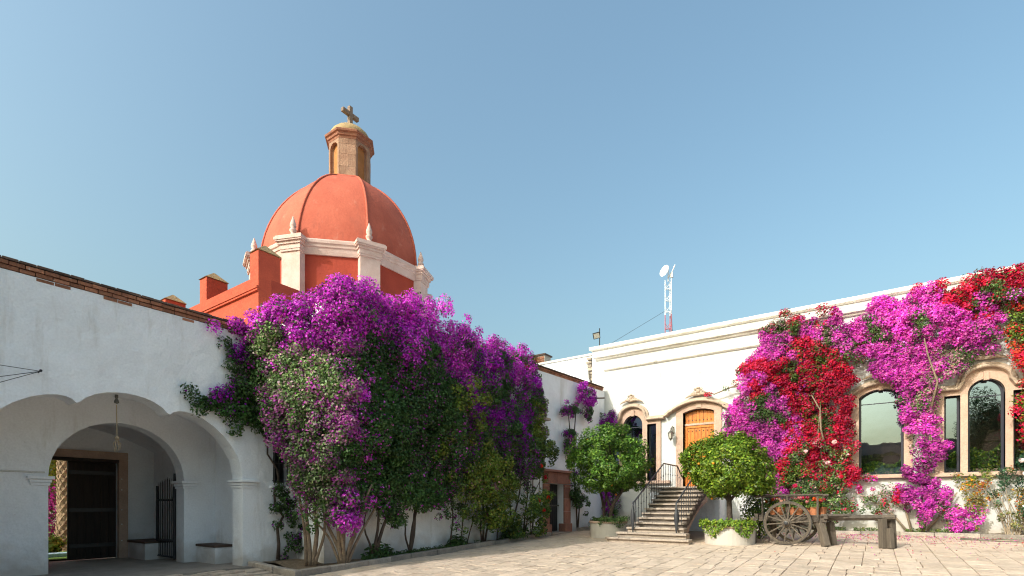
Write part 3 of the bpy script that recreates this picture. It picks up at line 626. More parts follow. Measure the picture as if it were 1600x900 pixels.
# ------------------------------------------------------------------ church with dome
def build_church():
    Z = thing('church', 'red church with a terracotta dome, stone lantern and merlons behind the vine', 'church', (-20, 15, 0))
    Zi = Matrix.Translation((20, -15, 0))
    def P(mb, name, m, parent=Z, **k):
        o = mb.build(name, m, parent, **k)
        if parent is Z: o.matrix_parent_inverse = Zi
        return o
    P(MB().box((-34, 9.1, -.3), (-16.62, 22, 8.0)), 'nave', MT['orange'])
    P(MB().box((-34, 9.1, 8.002), (-16.6, 9.55, 9.05)), 'parapet', MT['orange']); P(MB().box((-17.05, 9.552, 8.002), (-16.6, 11.2, 9.05)), 'parapet', MT['red'])
    q = MB().box((-34, 9.03, 8.55), (-16.55, 9.098, 8.62)).box((-34, 9.0, 8.622), (-16.53, 9.098, 8.69)); P(q, 'string_course', MT['orange'])
    for i, x in enumerate((-16.6, -20.18, -23.7, -27.2)):
        a = MB().box((x - .52, 9.1, 9.05), (x, 9.86, 9.93), .03); m = P(a, 'merlon', MT['orange'])
        xc = x - .26
        MB().add([(x - .56, 9.06, 9.932), (x + .04, 9.06, 9.932), (x + .04, 9.9, 9.932), (x - .56, 9.9, 9.932), (xc - .04, 9.45, 10.24), (xc + .04, 9.45, 10.24), (xc + .04, 9.51, 10.24), (xc - .04, 9.51, 10.24)],
                 [(3, 2, 1, 0), (4, 5, 6, 7), (0, 1, 5, 4), (1, 2, 6, 5), (2, 3, 7, 6), (3, 0, 4, 7)]).build('cap', MT['ochre'], m)
    # drum
    cx, cy = -19.98, 15.02; Rv = 3.87
    ang = [R(22.5 + 45 * k) for k in range(8)]
    def ring(rad, z0, z1): return MB().lathe([(rad, z0), (rad, z1)], (cx, cy, 0), 8, R(22.5))
    P(ring(Rv - .12, 7.5, 11.36), 'drum', MT['red'])
    def circ(pr): return MB().lathe(pr, (cx, cy, 0), 8, R(22.5))
    P(circ([(Rv - .3, 11.3), (Rv - .04, 11.3), (Rv + .0, 11.42), (Rv + .03, 11.55), (Rv + .07, 11.57), (Rv + .09, 11.66), (Rv + .14, 11.70), (Rv + .16, 11.80), (Rv + .14, 11.84), (Rv - .5, 11.93)]), 'cornice', MT['trim'])
    for k, a in enumerate(ang):
        M = Matrix.Translation((cx + (Rv - .1) * math.cos(a), cy + (Rv - .1) * math.sin(a), 0)) @ Matrix.Rotation(a, 4, 'Z')
        p = P(MB().box((-.3, -.40, 7.6), (.14, .40, 11.30)).xf(M), 'pilaster', MT['trim'])
        cp = MB()
        for e, z0, z1 in ((.03, 11.302, 11.38), (.05, 11.382, 11.56), (.10, 11.562, 11.66), (.17, 11.662, 11.71), (.20, 11.712, 11.82), (.16, 11.822, 11.88)):
            cp.box((-.3, -.40 - e, z0), (.16 + e, .40 + e, z1))
        cp.xf(M).build('capital', MT['trim'], p)
        MB().lathe([(.17, 0), (.17, .1), (.1, .14), (.085, .22), (.13, .27), (.14, .33), (.08, .40), (.125, .48), (.12, .56), (.07, .7), (.025, .84), (.005, .88)], n=12).xf(M @ Matrix.Translation((-.02, 0, 11.88))).build('finial', MT['trim'], p, smooth=True)
    # dome: eight curved facets leaning a little towards the lantern
    n = 14; ch = 4.2; sh = (.22, .14)
    prf = []
    for i in range(n + 1):
        t = i / n; th = t * math.acos((.95 / 3.5) ** (1 / 1.14)); prf.append((3.5 * math.cos(th) ** 1.14, 11.86 + ch * math.sin(th) / math.sin(math.acos((.95 / 3.5) ** (1 / 1.14))), t))
    dome = None
    vs = []; fs = []
    for k in range(8):
        a0, a1 = ang[k], ang[(k + 1) % 8]; b = len(vs)
        for r, z, t in prf:
            for j in range(7):
                f = j / 6; x = math.cos(a0) * (1 - f) + math.cos(a1) * f; y = math.sin(a0) * (1 - f) + math.sin(a1) * f
                bulge = 1 + .028 * 4 * f * (1 - f)
                vs.append((cx + sh[0] * t + r * x * bulge, cy + sh[1] * t + r * y * bulge, z))
        for i in range(n):
            for j in range(6): fs.append((b + i * 7 + j, b + i * 7 + j + 1, b + (i + 1) * 7 + j + 1, b + (i + 1) * 7 + j))
    dm = P(MB().add(vs, fs), 'dome', MT['dome'], smooth=True)
    for a in ang:
        pts = [(cx + sh[0] * t + (r + .01) * math.cos(a), cy + sh[1] * t + (r + .01) * math.sin(a), z) for r, z, t in prf]
        MB().tube(pts, .05, 6).build('rib', MT['dome'], dm, smooth=True)
    lx, ly = cx + sh[0], cy + sh[1]
    MB().lathe([(1.12, 15.910), (1.14, 16.000), (1.05, 16.100), (.9, 16.120)], (lx, ly, 0), 8, R(22.5)).build('dome_collar', MT['dome'], dm)
    # lantern: four stone piers and four niches
    L_ = P(MB().lathe([(.78, 15.980), (.78, 17.880)], (lx, ly, 0), 8, R(22.5)), 'lantern', MT['niche'])
    Rl = .95
    for k in range(8):
        a = R(45 * k); M = Matrix.Translation((lx, ly, 0)) @ Matrix.Rotation(a, 4, 'Z'); hw = Rl * math.sin(R(22.5)) - .012; ap = Rl * math.cos(R(22.5))
        if k % 2:                                        # pier on the diagonal faces, built of blocks
            for r0, (z0, z1) in enumerate(((16.030, 16.530), (16.535, 17.080), (17.085, 17.530), (17.535, 17.800))):
                off = (r0 % 2) * .12 - .06
                MB().box((ap - .22, -hw, z0), (ap, off - .004, z1 - .004)).xf(M).build('stone', MT['lantern'], L_)
                MB().box((ap - .22, off + .004, z0), (ap + rnd.uniform(-.006, .008), hw, z1 - .004)).xf(M).build('stone', MT['lantern'], L_)
        else:
            op = opening(-hw + .09, hw - .09, 16.030, 17.430, 17.680, True, 10)
            fn = lambda b, z, d: M @ Vector((ap - d, b, z))
            o_ = [(-hw, 16.030)] + [op[0]] + [op[-1]] + op[2:-1][::-1] + [op[1]] + [(hw, 16.030), (hw, 17.800), (-hw, 17.800)]
            o_ = [(-hw, 16.030), (op[0][0], 16.030)] + op[2:][::-1] + [(op[1][0], 16.030), (hw, 16.030), (hw, 17.800), (-hw, 17.800)]
            MB().plate(o_, [], .0, .2, fn).build('niche_surround', MT['lantern'], L_)
    MB().lathe([(.9, 17.76), (.96, 17.78), (.98, 17.86), (1.03, 17.89), (1.05, 17.98), (1.12, 18.02), (1.14, 18.09), (1.12, 18.12), (.7, 18.16)], (lx, ly, 0), 8, R(22.5)).build('lantern_cornice', MT['lantern_cornice'], L_)
    MB().lathe([(.90, 18.1), (.91, 18.3), (.84, 18.46), (.68, 18.62), (.46, 18.75), (.25, 18.82), (.14, 18.84), (.13, 18.9), (.05, 18.92)], (lx, ly, 0), 20).build('cap', MT['ochre'], L_, smooth=True)
    MB().box((lx - .09, ly - .09, 18.850), (lx + .09, ly + .09, 19.830)).box((lx - .085, ly - .44, 19.380), (lx + .085, ly - .092, 19.560)).box((lx - .085, ly + .092, 19.380), (lx + .085, ly + .44, 19.560)).build('cross', MT['crossstone'], L_, bevel=.012)
    P(MB().tube([(-16.98, 15.0, 13.35), (-16.9, 15.15, 13.38), (-16.88, 15.3, 13.36)], .035, 6), 'lifting_ring', MT['trim'])
build_church()

# ------------------------------------------------------------------ stone staircase and railings
def build_stairs():
    z0 = zg(-6, 16.2); T = thing('staircase', 'stone staircase with worn treads rising to the orange door', 'stairs', (-6.05, 18, z0))
    Ti = Matrix.Translation((6.05, -18, -z0))
    def P(mb, name, m, parent=T, **k):
        o = mb.build(name, m, parent, **k)
        if parent is T: o.matrix_parent_inverse = Ti
        return o
    n = 12; zl = 2.19; rise = (zl - z0) / n; run = .345; v0 = 16.35
    for i in range(n):
        z = z0 + rise * i; va = v0 + run * i; ext = (.62, .38, .14)[i] if i < 3 else 0
        ul, ur = -6.93 - ext, -5.18 + ext * .75
        vb = va + run if i < n - 1 else 22.99
        P(MB().box((ul + .03, va + .05, z - .1), (ur - .03, min(vb + .12, 22.99), z + rise - .062)), 'riser', MT['step' if i < 3 else 'riser'])  # upper risers darkened in colour for tree shade; lowest three stay pale
        cuts = [ul] + sorted(rnd.uniform(ul + .4, ur - .4) for _ in range(1 if i > 3 else 2)) + [ur]
        if i == n - 1: cuts = [-7.45, -6.9, -6.3, -5.7, -5.02]
        for a, b in zip(cuts, cuts[1:]):
            if b - a < .12: continue
            j = lambda: rnd.uniform(-.012, .012)
            P(MB().box((a + .006, va - .035 + j(), z + rise - .06 + j() * .3), (b - .006, vb + .02 if i < n - 1 else 22.98, z + rise + j() * .5), .016), 'tread', MT['step'])
    # body: left solid cheek, right cheek with curved soffit
    Fn = lambda a, b, d: (-6.93 + d, a, b)
    cheekL = [(16.45, -.2), (22.98, -.2), (22.98, zl - .1)] + [(v0 + run * (n - 1) + .1, zl - .12)] + [(v0 + .15, z0 + .05)]
    P(MB().plate(cheekL, [], .0, .18, Fn), 'cheek_wall', MT['plaster'])
    P(MB().box((-7.42, 20.3, -.2), (-6.94, 22.98, zl - .075)), 'landing_wall', MT['plaster_old'])
    sof = [(17.5, -.2), (17.56, .12), (17.75, .42), (18.2, .76), (18.8, 1.08), (19.5, 1.38), (20.4, 1.62), (20.4, zl - .34)]
    body = [(16.65, -.2)] + sof + [(v0 + run * (n - 1) + .1, zl - .34), (v0 + .15, z0 - .17)]
    P(MB().plate(body, [], .19, 1.74, Fn), 'vaulted_flight', MT['cantera'])
    P(MB().plate([(20.41, 1.9), (22.98, 1.9), (22.98, zl - .08), (20.41, zl - .08)], [], .19, 1.86, Fn), 'landing_slab', MT['cantera'])
    P(MB().box((-6.7, 21.9, -.2), (-5.1, 22.98, 1.89)), 'landing_pier', MT['plaster_old'])
    # railings
    def rail(u, label, pts, nb, newel, tail=None):
        r = thing('stair_railing', label, 'railing', (u, 17, z0), group='railings on the stone stairs'); Ri = Matrix.Translation((-u, -17, -z0))
        def Q(mb, name, **k): o = mb.build(name, MT['rail'], r, **k); o.matrix_parent_inverse = Ri; return o
        Q(MB().tube(pts, .028, 8), 'handrail')
        def at(t):                                       # arclength in plan
            seg = [(Vector(a), Vector(b)) for a, b in zip(pts, pts[1:])]; tot = sum((b - a).length for a, b in seg); d = t * tot
            for a, b in seg:
                l = (b - a).length
                if d <= l: return a + (b - a) * d / l
                d -= l
            return Vector(pts[-1])
        for i in range(1, nb):
            p = at(i / nb); st = min(n, max(0, math.floor((p.y - v0) / run) + 1)); zb = z0 + rise * st
            b = Q(MB().tube([(p.x, p.y, zb - .01), (p.x, p.y, p.z)], .0115, 6), 'baluster')
            MB().ball((p.x, p.y, (zb + p.z) / 2 + .06), .024, 6, (1, 1, 1.5)).build('collar', MT['rail'], b)
        a = pts[0]; zb = z0 + rise * max(0, math.floor((a[1] - v0) / run) + 1)
        Q(MB().lathe([(.02, 0), (.03, .08), (.075, .42), (.08, .55), (.05, .78), (.03, .9), (.035, a[2] - zb + .02)], (a[0], a[1], zb), 10), 'newel', smooth=True)
    hz = lambda v: z0 + rise * ((v - v0) / run + 1) + .86
    vt = v0 + run * (n - 1)
    rail(-6.8, 'long iron railing on the left of the stone stairs, turning at the landing', [(-6.8, 16.95, hz(16.95)), (-6.8, vt, zl + .93), (-6.8, 21.9, zl + .93), (-6.8, 22.6, zl + .45)], 21, True)
    rail(-5.3, 'iron railing on the right of the stone stairs, partly behind the orange tree', [(-5.3, 16.95, hz(16.95)), (-5.3, vt, zl + .93), (-5.3, 22.6, zl + .93)], 20, True)
build_stairs()
# ------------------------------------------------------------------ kerbs and planting beds
def build_kerbs():
    def bed(name, label, polys, stones, soil):
        K = thing(name, label, 'kerb', stones[0][0] + (0,))
        Ki = Matrix.Translation(tuple(-c for c in stones[0][0] + (0,)))
        for a, b in stones:
            a, b = Vector(a), Vector(b); L = (b - a).length; d = (b - a) / L; nrm = Vector((d.y, -d.x)); s = 0
            while s < L - .05:
                ln = min(rnd.uniform(.7, 1.15), L - s)
                if L - s - ln < .3: ln = L - s
                p = a + d * s; q = a + d * (s + ln - .015); wj = .17 + rnd.uniform(-.01, .01)
                z0, z1 = zg(p.x, p.y), zg(q.x, q.y); h = .13 + rnd.uniform(-.012, .012); c = .015
                m0, m1 = p + nrm * wj, q + nrm * wj
                vs = []
                for z_, off in ((-.15, 0), (h - c, 0), (h, c)):
                    for P_, M_, zz, sg in ((p, m0, z0, 1), (q, m1, z1, -1)):
                        pass
                    pa = p + d * off + nrm * off; pb = q - d * off + nrm * off; pc = m1 - d * off - nrm * off; pd = m0 + d * off - nrm * off
                    vs += [(pa.x, pa.y, z0 + z_), (pb.x, pb.y, z1 + z_), (pc.x, pc.y, z1 + z_), (pd.x, pd.y, z0 + z_)]
                fs = [(3, 2, 1, 0), (8, 9, 10, 11)] + [(k + i, k + (i + 1) % 4, k + 4 + (i + 1) % 4, k + 4 + i) for k in (0, 4) for i in range(4)]
                o = MB().add(vs, fs).build('kerb_stone', MT['kerb'], K); o.matrix_parent_inverse = Ki; s += ln
        for pl in soil:
            vs = []; fs = []
            (x0, y0), (x1, y1) = pl; ny = max(2, int((y1 - y0) / .25)); nx = max(2, int((x1 - x0) / .25))
            for j in range(ny + 1):
                for i in range(nx + 1):
                    x = x0 + (x1 - x0) * i / nx; y = y0 + (y1 - y0) * j / ny; vs.append((x, y, zg(x, y) + .08 + rnd.uniform(-.02, .03)))
            for j in range(ny):
                for i in range(nx): fs.append((j * (nx + 1) + i, j * (nx + 1) + i + 1, (j + 1) * (nx + 1) + i + 1, (j + 1) * (nx + 1) + i))
            o = MB().add(vs, fs).build('soil', MT['soil'], K); o.matrix_parent_inverse = Ki
    bed('planting_bed', 'stone kerbed bed at the foot of the big bougainvillea wall', None, [((-12.42, 6.72), (-10.45, 6.72)), ((-10.62, 6.722), (-10.62, 17.6))],
        [((-12.43, 6.9), (-10.79, 7.9)), ((-11.24, 7.9), (-10.79, 17.55))])
    bed('planting_bed', 'low stone kerbed bed along the hall wall under the windows', None, [((-3.4, 22.15), (14, 22.15))], [((-3.35, 22.3), (13.9, 22.99))])
    bed('planting_bed', 'small corner bed between the doorway and the round planter', None, [((-10.66, 20.1), (-9.9, 20.5)), ((-9.9, 20.5), (-9.3, 22.9))], [((-10.7, 20.4), (-9.95, 22.9))])
build_kerbs()
for o in [o for o in COL.objects if o.name.startswith('planting_bed')]: o['group'] = 'kerbed planting beds'

# ------------------------------------------------------------------ foliage helpers
class Noise:
    def __init__(s, seed, dim=3, n=14, f=1.0):
        r = np.random.default_rng(seed); s.k = r.normal(size=(n, dim)) * f; s.p = r.uniform(0, 6.28, n); s.n = n
    def __call__(s, P): return np.sin(P @ s.k.T + s.p).sum(1) / math.sqrt(s.n / 2)
def inpoly(a, b, poly):
    ins = np.zeros(len(a), bool); n = len(poly)
    for i in range(n):
        x0, y0 = poly[i]; x1, y1 = poly[(i + 1) % n]
        if y0 == y1: continue
        c = ((y0 > b) != (y1 > b)) & (a < (x1 - x0) * (b - y0) / (y1 - y0) + x0); ins ^= c
    return ins
def leaf_mesh(name, m, C, N, size, tint, parent, aspect=.62, kind='stuff', seed=0):
    r = np.random.default_rng(seed + len(C)); n = len(C)
    if n == 0: return None
    N = N / np.maximum(1e-6, np.linalg.norm(N, axis=1, keepdims=True))
    t = np.cross(N, r.normal(size=(n, 3))); t /= np.maximum(1e-6, np.linalg.norm(t, axis=1, keepdims=True)); b = np.cross(N, t)
    hs = size[:, None] * .5
    V = np.empty((n, 4, 3)); fold = N * hs * .35
    V[:, 0] = C - t * hs; V[:, 1] = C + b * hs * aspect + fold - t * hs * .1; V[:, 2] = C + t * hs; V[:, 3] = C - b * hs * aspect + fold - t * hs * .1
    me = bpy.data.meshes.new(name); me.vertices.add(n * 4); me.vertices.foreach_set('co', V.reshape(-1).astype(np.float32))
    me.loops.add(n * 4); me.loops.foreach_set('vertex_index', np.arange(n * 4, dtype=np.int32))
    me.polygons.add(n); me.polygons.foreach_set('loop_start', np.arange(0, n * 4, 4, dtype=np.int32)); me.update(calc_edges=True)
    at = me.attributes.new('tint', 'FLOAT_COLOR', 'FACE'); cc = np.ones((n, 4), np.float32); cc[:, :3] = np.clip(tint, 0, 1); at.data.foreach_set('color', cc.reshape(-1))
    me.materials.append(m); return link(name, me, parent, None, kind)
def pick(cols, n, r, jit=.18):
    cols = np.array(cols); i = r.integers(0, len(cols), n); c = cols[i] * (1 + r.normal(size=(n, 1)) * jit); return np.clip(c * (1 + r.normal(size=(n, 3)) * .06), .002, .95)
GREEN = [(.06, .12, .028), (.08, .145, .035), (.045, .095, .025), (.11, .17, .05)]
GREY = [(.15, .25, .075), (.20, .29, .10), (.11, .19, .05), (.36, .23, .24), (.09, .16, .045), (.24, .30, .15)]  # leaf tones lightened so the sunlit corner face reads bright
DEEP = [(.045, .105, .026), (.055, .13, .032), (.075, .14, .036)]
YELG = [(.12, .19, .025), (.16, .22, .03), (.09, .15, .025), (.2, .2, .03)]
CITR = [(.13, .22, .018), (.18, .29, .025), (.08, .155, .016), (.26, .32, .03)]
MAG = [(.64, .045, .62), (.72, .08, .66), (.52, .03, .52), (.74, .16, .68)]
PUR = [(.36, .02, .44), (.44, .035, .50), (.28, .015, .36)]
PNK = [(.66, .07, .47), (.60, .05, .50), (.70, .16, .50), (.52, .04, .44), (.62, .10, .40)]
RED = [(.54, .012, .035), (.42, .008, .03), (.62, .03, .07), (.52, .02, .10), (.60, .05, .14)]
DUST = [(.42, .2, .27), (.38, .22, .22), (.5, .25, .3)]
def clusters(C, Nn, rad, per, kinds, r, leafsize=.07, petalsize=.055, up=.35, spread=.7, squash=.8):
    """C (k,3) centres, Nn outward, rad (k,), per leaves each, kinds: list of (leafpal, petalpal, petal prob) per centre"""
    k = len(C); idx = np.repeat(np.arange(k), per); n = len(idx)
    d = r.normal(size=(n, 3)); d /= np.linalg.norm(d, axis=1, keepdims=True)
    d = d + Nn[idx] * .55; d /= np.linalg.norm(d, axis=1, keepdims=True)
    rr = rad[idx] * (.35 + .65 * r.random(n) ** .5)
    off = d * rr[:, None]; P = C[idx] + off
    N = d * spread + r.normal(size=(n, 3)) * .55 + np.array([0, 0, up])
    return idx, P, N
class Sheet:
    def __init__(s, path):
        s.p = np.array(path, float); dd = np.diff(s.p, axis=0); s.l = np.linalg.norm(dd, axis=1); s.c = np.concatenate([[0], np.cumsum(s.l)]); s.d = dd / s.l[:, None]
        nn = np.stack([s.d[:, 1], -s.d[:, 0]], 1); s.vn = np.concatenate([nn[:1], (nn[1:] + nn[:-1]) / 2, nn[-1:]]); s.vn /= np.linalg.norm(s.vn, axis=1, keepdims=True)
    def __call__(s, a, z, d):
        a = np.asarray(a, float); i = np.clip(np.searchsorted(s.c, a) - 1, 0, len(s.l) - 1); t = (a - s.c[i]) / s.l[i]; tc = np.clip(t, 0, 1)[:, None]
        n = s.vn[i] * (1 - tc) + s.vn[i + 1] * tc; n /= np.linalg.norm(n, axis=1, keepdims=True)
        q = s.p[i] + s.d[i] * (t * s.l[i])[:, None] + n * np.asarray(d)[:, None]
        return np.column_stack([q, z]), np.column_stack([n, np.zeros(len(n))])
def vine(root, sheet, poly, dens, per, rad=(.16, .34), thick=.35, floor=-.15, zones=(), base=(GREEN, MAG, .05), leaf=.075, petal=.06, seed=0, edge=.18, hole=None, back=None, up=.35, foliage='foliage', flowers='flowers'):
    r = np.random.default_rng(seed); xs = [p[0] for p in poly]; zs = [p[1] for p in poly]
    m = 3 * edge; A = (max(xs) - min(xs) + 2 * m) * (max(zs) - min(zs) + 2 * m); k = int(A * dens * 1.9)
    a = r.uniform(min(xs) - m, max(xs) + m, k); z = r.uniform(min(zs) - m, max(zs) + m, k)
    n1 = Noise(seed + 1, 2, 12, 2.6); n2 = Noise(seed + 2, 2, 12, 2.6); n3 = Noise(seed + 3, 2, 10, 1.6)
    q = np.column_stack([a, z]); keep = inpoly(a + n1(q) * edge + r.normal(size=k) * edge * .45, z + n2(q) * edge + r.normal(size=k) * edge * .45, poly)
    if hole is not None: keep &= ~((n3(q) > hole) & (r.random(k) < .85))
    a, z, q = a[keep], z[keep], q[keep]; k = len(a)
    nb = Noise(seed + 4, 2, 12, 1.5); bul = np.clip(.5 + .45 * nb(q), 0, 1.2)
    d = floor + thick * (bul * .75 + .35 * r.random(k))
    if back is not None: d = d - np.clip(z - back, 0, 3) * r.random(k) * 1.1
    C, N = sheet(a, z, d); R_ = r.uniform(rad[0], rad[1], k)
    # petal probability per cluster by zone
    pp = np.full(k, base[2]); lp = [base[0]] * k; fp = [base[1]] * k
    nz = Noise(seed + 5, 2, 12, 3.0)(q)
    for (zp, l_, f_, p_) in zones:
        ii = inpoly(a + n1(q) * .25 + r.normal(size=k) * .12, z + n2(q) * .25 + r.normal(size=k) * .12, zp)
        for j in np.nonzero(ii)[0]:
            pp[j] = p_
            if l_ is not None: lp[j] = l_
            if f_ is not None: fp[j] = f_
    # clumping: push probabilities toward patches
    pc = np.where(pp >= 1, .84, np.clip(pp * (1 + .9 * nz), 0, .97)); spot = r.random(k) < pp * .25; pc[spot] = np.maximum(pc[spot], .8)
    per_ = np.maximum(8, (per * (R_ / np.mean(rad)) ** 2).astype(int)); idx = np.repeat(np.arange(k), per_); n = len(idx)
    dv = r.normal(size=(n, 3)); dv /= np.linalg.norm(dv, axis=1, keepdims=True); dv += N[idx] * .6; dv /= np.linalg.norm(dv, axis=1, keepdims=True)
    P = C[idx] + dv * (R_[idx] * (.3 + .7 * r.random(n) ** .5))[:, None]
    NN = dv * .8 + r.normal(size=(n, 3)) * .5 + np.array([0, 0, up])
    isf = r.random(n) < pc[idx]
    tint = np.empty((n, 3)); cj = 1 + r.normal(size=k) * .17 + .14 * Noise(seed + 7, 2, 10, 1.1)(q); cj = np.clip(cj, .45, 1.6)
    pals = {}
    for j in range(k):
        pals.setdefault((id(lp[j]), id(fp[j])), []).append(j)
    grp = np.empty(k, int); keys = list(pals)
    for g, key in enumerate(keys): grp[pals[key]] = g
    for g, key in enumerate(keys):
        L_ = lp[pals[key][0]]; F_ = fp[pals[key][0]]; s = grp[idx] == g
        tint[s & ~isf] = pick(L_, int((s & ~isf).sum()), r, .25); tint[s & isf] = pick(F_, int((s & isf).sum()), r, .2)
    tint *= cj[idx][:, None]
    size = np.where(isf, petal, leaf) * r.uniform(.65, 1.3, n)
    P[:, 2] = np.maximum(P[:, 2], .02)
    wpar(leaf_mesh(foliage, LEAF, P[~isf], NN[~isf], size[~isf], tint[~isf], root, .6, seed=seed), root)
    wpar(leaf_mesh(flowers, PETAL, P[isf], NN[isf], size[isf], tint[isf], root, .85, seed=seed + 1), root)
def stems(root, sheet, bases, m, r, name='stem', n=2):
    """bases: (a, a_end, z_end, radius, d0, d1)"""
    for (a0, a1, z1, rad, d0, d1) in bases:
        P0, _ = sheet([a0], [0], [d0]); z0 = zg(P0[0][0], P0[0][1]) + .02
        k = 9; ts = [i / (k - 1) for i in range(k)]; ph = r.uniform(0, 6); amp = r.uniform(.07, .17)
        aa = [a0 + (a1 - a0) * t ** 1.2 + amp * math.sin(ph + t * 7) * t for t in ts]; zz = [z0 + (z1 - z0) * t for t in ts]; dd = [d0 + (d1 - d0) * t + .05 * math.sin(ph * 2 + 6 * t) * t for t in ts]
        Q, _ = sheet(aa, zz, dd); wpar(MB().tube(Q.tolist(), [rad * (.85 - .5 * t) for t in ts], 7).build(name, m, root, smooth=True), root)
# ------------------------------------------------------------------ left climbing plants
SL = Sheet([(-12.25, 4.4), (-12.25, 6.5), (-11.4, 6.95), (-10.35, 7.8), (-10.45, 9.5), (-10.3, 18.2)])
def left_vines():
    r = random.Random(21)
    b = thing('bougainvillea', 'huge bougainvillea at the wall corner, magenta crown over green-grey curtain, pale twisted trunks', 'bougainvillea', (-10.95, 7.25, .05), group='bougainvilleas climbing the walls')
    poly = [(1.85, 5.45), (2.3, 5.8), (2.9, 6.1), (3.4, 6.3), (4.0, 6.52), (4.8, 6.88), (5.7, 7.25), (6.6, 7.25), (7.9, 7.12), (9.2, 6.85), (9.0, 5.2), (8.4, 3.6), (8.2, 2.0), (7.5, 1.45), (6.9, 1.6), (6.3, 1.35), (5.6, 1.65), (5.0, 1.5), (4.55, 1.05), (3.9, 1.05), (3.5, 1.35), (3.1, 2.3), (2.7, 3.3), (2.25, 4.8)]
    crown = [(1.5, 5.3), (2.6, 5.2), (3.4, 5.15), (4.4, 5.3), (5.0, 5.75), (6.5, 6.05), (7.6, 6.0), (9.6, 5.5), (10, 8), (1, 8)]
    crown2 = [(1.5, 4.9), (3.4, 4.2), (4.6, 4.4), (5.2, 5.35), (6.5, 5.6), (9.6, 5.0), (10, 8), (1, 8)]
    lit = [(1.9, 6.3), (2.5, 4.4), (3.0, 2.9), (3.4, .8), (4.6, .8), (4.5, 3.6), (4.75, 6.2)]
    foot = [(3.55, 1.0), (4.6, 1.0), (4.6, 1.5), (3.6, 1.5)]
    zones = [([(4.6, 1), (9.6, 1), (9.6, 6.2), (4.7, 6.2)], DEEP, MAG, .05), (lit, GREY, [(.50, .09, .42), (.44, .16, .34), (.5, .05, .46), (.42, .24, .33)], .40), (crown2, None, None, .42), (crown, GREEN, MAG, 1.6), (foot, GREY, MAG, .6)]  # corner-face leaves paler, wall-face leaves darker: sun and shade put into leaf colour
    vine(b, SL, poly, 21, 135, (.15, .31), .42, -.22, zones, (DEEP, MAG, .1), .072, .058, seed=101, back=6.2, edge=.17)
    vine(b, SL, [(2.5, 5.6), (4, 6.2), (8.5, 6.3), (8.0, 2.6), (6.5, 2.2), (4.9, 2.1), (4.0, 1.7), (3.6, 1.9), (3.2, 2.6), (2.7, 4.0)], 9, 90, (.18, .32), .12, -.42, [], (DEEP, MAG, .03), .085, .058, seed=104)
    vine(b, SL, [(3.3, 1.6), (9.2, 2.2), (9.2, 1.0), (8.2, .75), (7.2, 1.1), (6.3, .8), (5.6, 1.2), (4.9, 1.0), (4.2, .75), (3.4, .9)], 6, 45, (.08, .2), .3, -.2, [], (DEEP + GREEN, MAG, .12), .075, .058, seed=103, hole=.35)
    stems(b, SL, [(4.42, 3.7, 1.9, .06, -.35, .0), (4.42, 4.0, 2.1, .075, -.33, -.05), (4.45, 4.35, 1.8, .06, -.3, .05), (4.48, 5.3, 2.0, .065, -.3, .05), (4.5, 5.0, 1.7, .05, -.28, .05), (4.4, 4.5, 2.4, .085, -.4, -.2), (4.55, 5.9, 2.1, .05, -.25, .0), (4.38, 3.45, 1.5, .045, -.3, .0),
                    (3.55, 3.45, 2.4, .07, -.2, -.1), (3.62, 3.85, 2.3, .075, -.22, -.15), (3.68, 4.15, 1.7, .05, -.2, -.1), (3.45, 3.3, 2.6, .05, -.2, -.1)], MT['bark'], r)
    stems(b, SL, [(5.55, 6.3, 2.3, .065, -.3, 0), (5.5, 5.75, 2.2, .055, -.3, -.1), (5.5, 4.95, 1.5, .04, -.3, -.1), (6.9, 7.35, 2.4, .07, -.35, -.1), (6.92, 7.1, 2.3, .055, -.35, -.1), (6.95, 6.3, 1.3, .04, -.35, -.1)], MT['bark_dark'], r)
    # right hand purple one
    c = thing('bougainvillea', 'dark purple-flowered bougainvillea covering the far half of the side wing wall', 'bougainvillea', (-10.9, 14, .2), group='bougainvilleas climbing the walls')
    poly = [(8.8, 6.95), (9.6, 6.75), (10.5, 6.62), (11.4, 6.75), (12.5, 6.7), (12.9, 6.3), (13.05, 5.6), (13.35, 4.7), (13.55, 3.6), (13.2, 2.6), (12.6, 2.3), (11.6, 2.2), (10.3, 2.1), (9.2, 1.8), (8.5, 2.2), (8.5, 3.6), (8.9, 5.0)]
    pz = [(8.6, 6.9), (11.4, 7.2), (12.9, 6.7), (13.2, 5.0), (11.8, 3.8), (9.6, 4.3), (8.5, 5.4)]
    top = [(8.5, 6.35), (11, 6.2), (13, 6.1), (13, 7.4), (8.5, 7.6)]
    rt = [(12.2, 6.3), (13, 6.2), (13, 7), (12.2, 7)]
    vine(c, SL, poly, 21, 120, (.15, .3), .4, -.22, [(pz, DEEP, PUR, .42), (top, GREEN, MAG, 1.1), (rt, GREEN, RED, .35), ([(12.6, 5.6), (13.8, 5.6), (13.8, 2), (12.9, 2)], YELG, PUR, .1)], (GREEN, PUR, .13), .075, .06, seed=131, back=6.2)
    stems(c, SL, [(10.2, 10.1, 3.2, .05, -.35, -.15), (10.3, 10.9, 3.0, .045, -.35, -.1), (10.15, 9.4, 2.6, .04, -.35, -.1), (11.7, 11.3, 2.8, .05, -.35, -.1), (11.75, 12.3, 3.0, .05, -.35, -.1), (12.5, 12.6, 2.8, .04, -.3, -.1), (12.5, 13.0, 2.4, .035, -.3, 0), (11.72, 10.7, 2.0, .035, -.35, -.1)], MT['bark_dark'], r)
    # yellow-green climber
    y = thing('climbing_vine', 'yellow-green leafy climber low on the side wing wall, thin looping stems', 'climber', (-10.9, 12, .15))
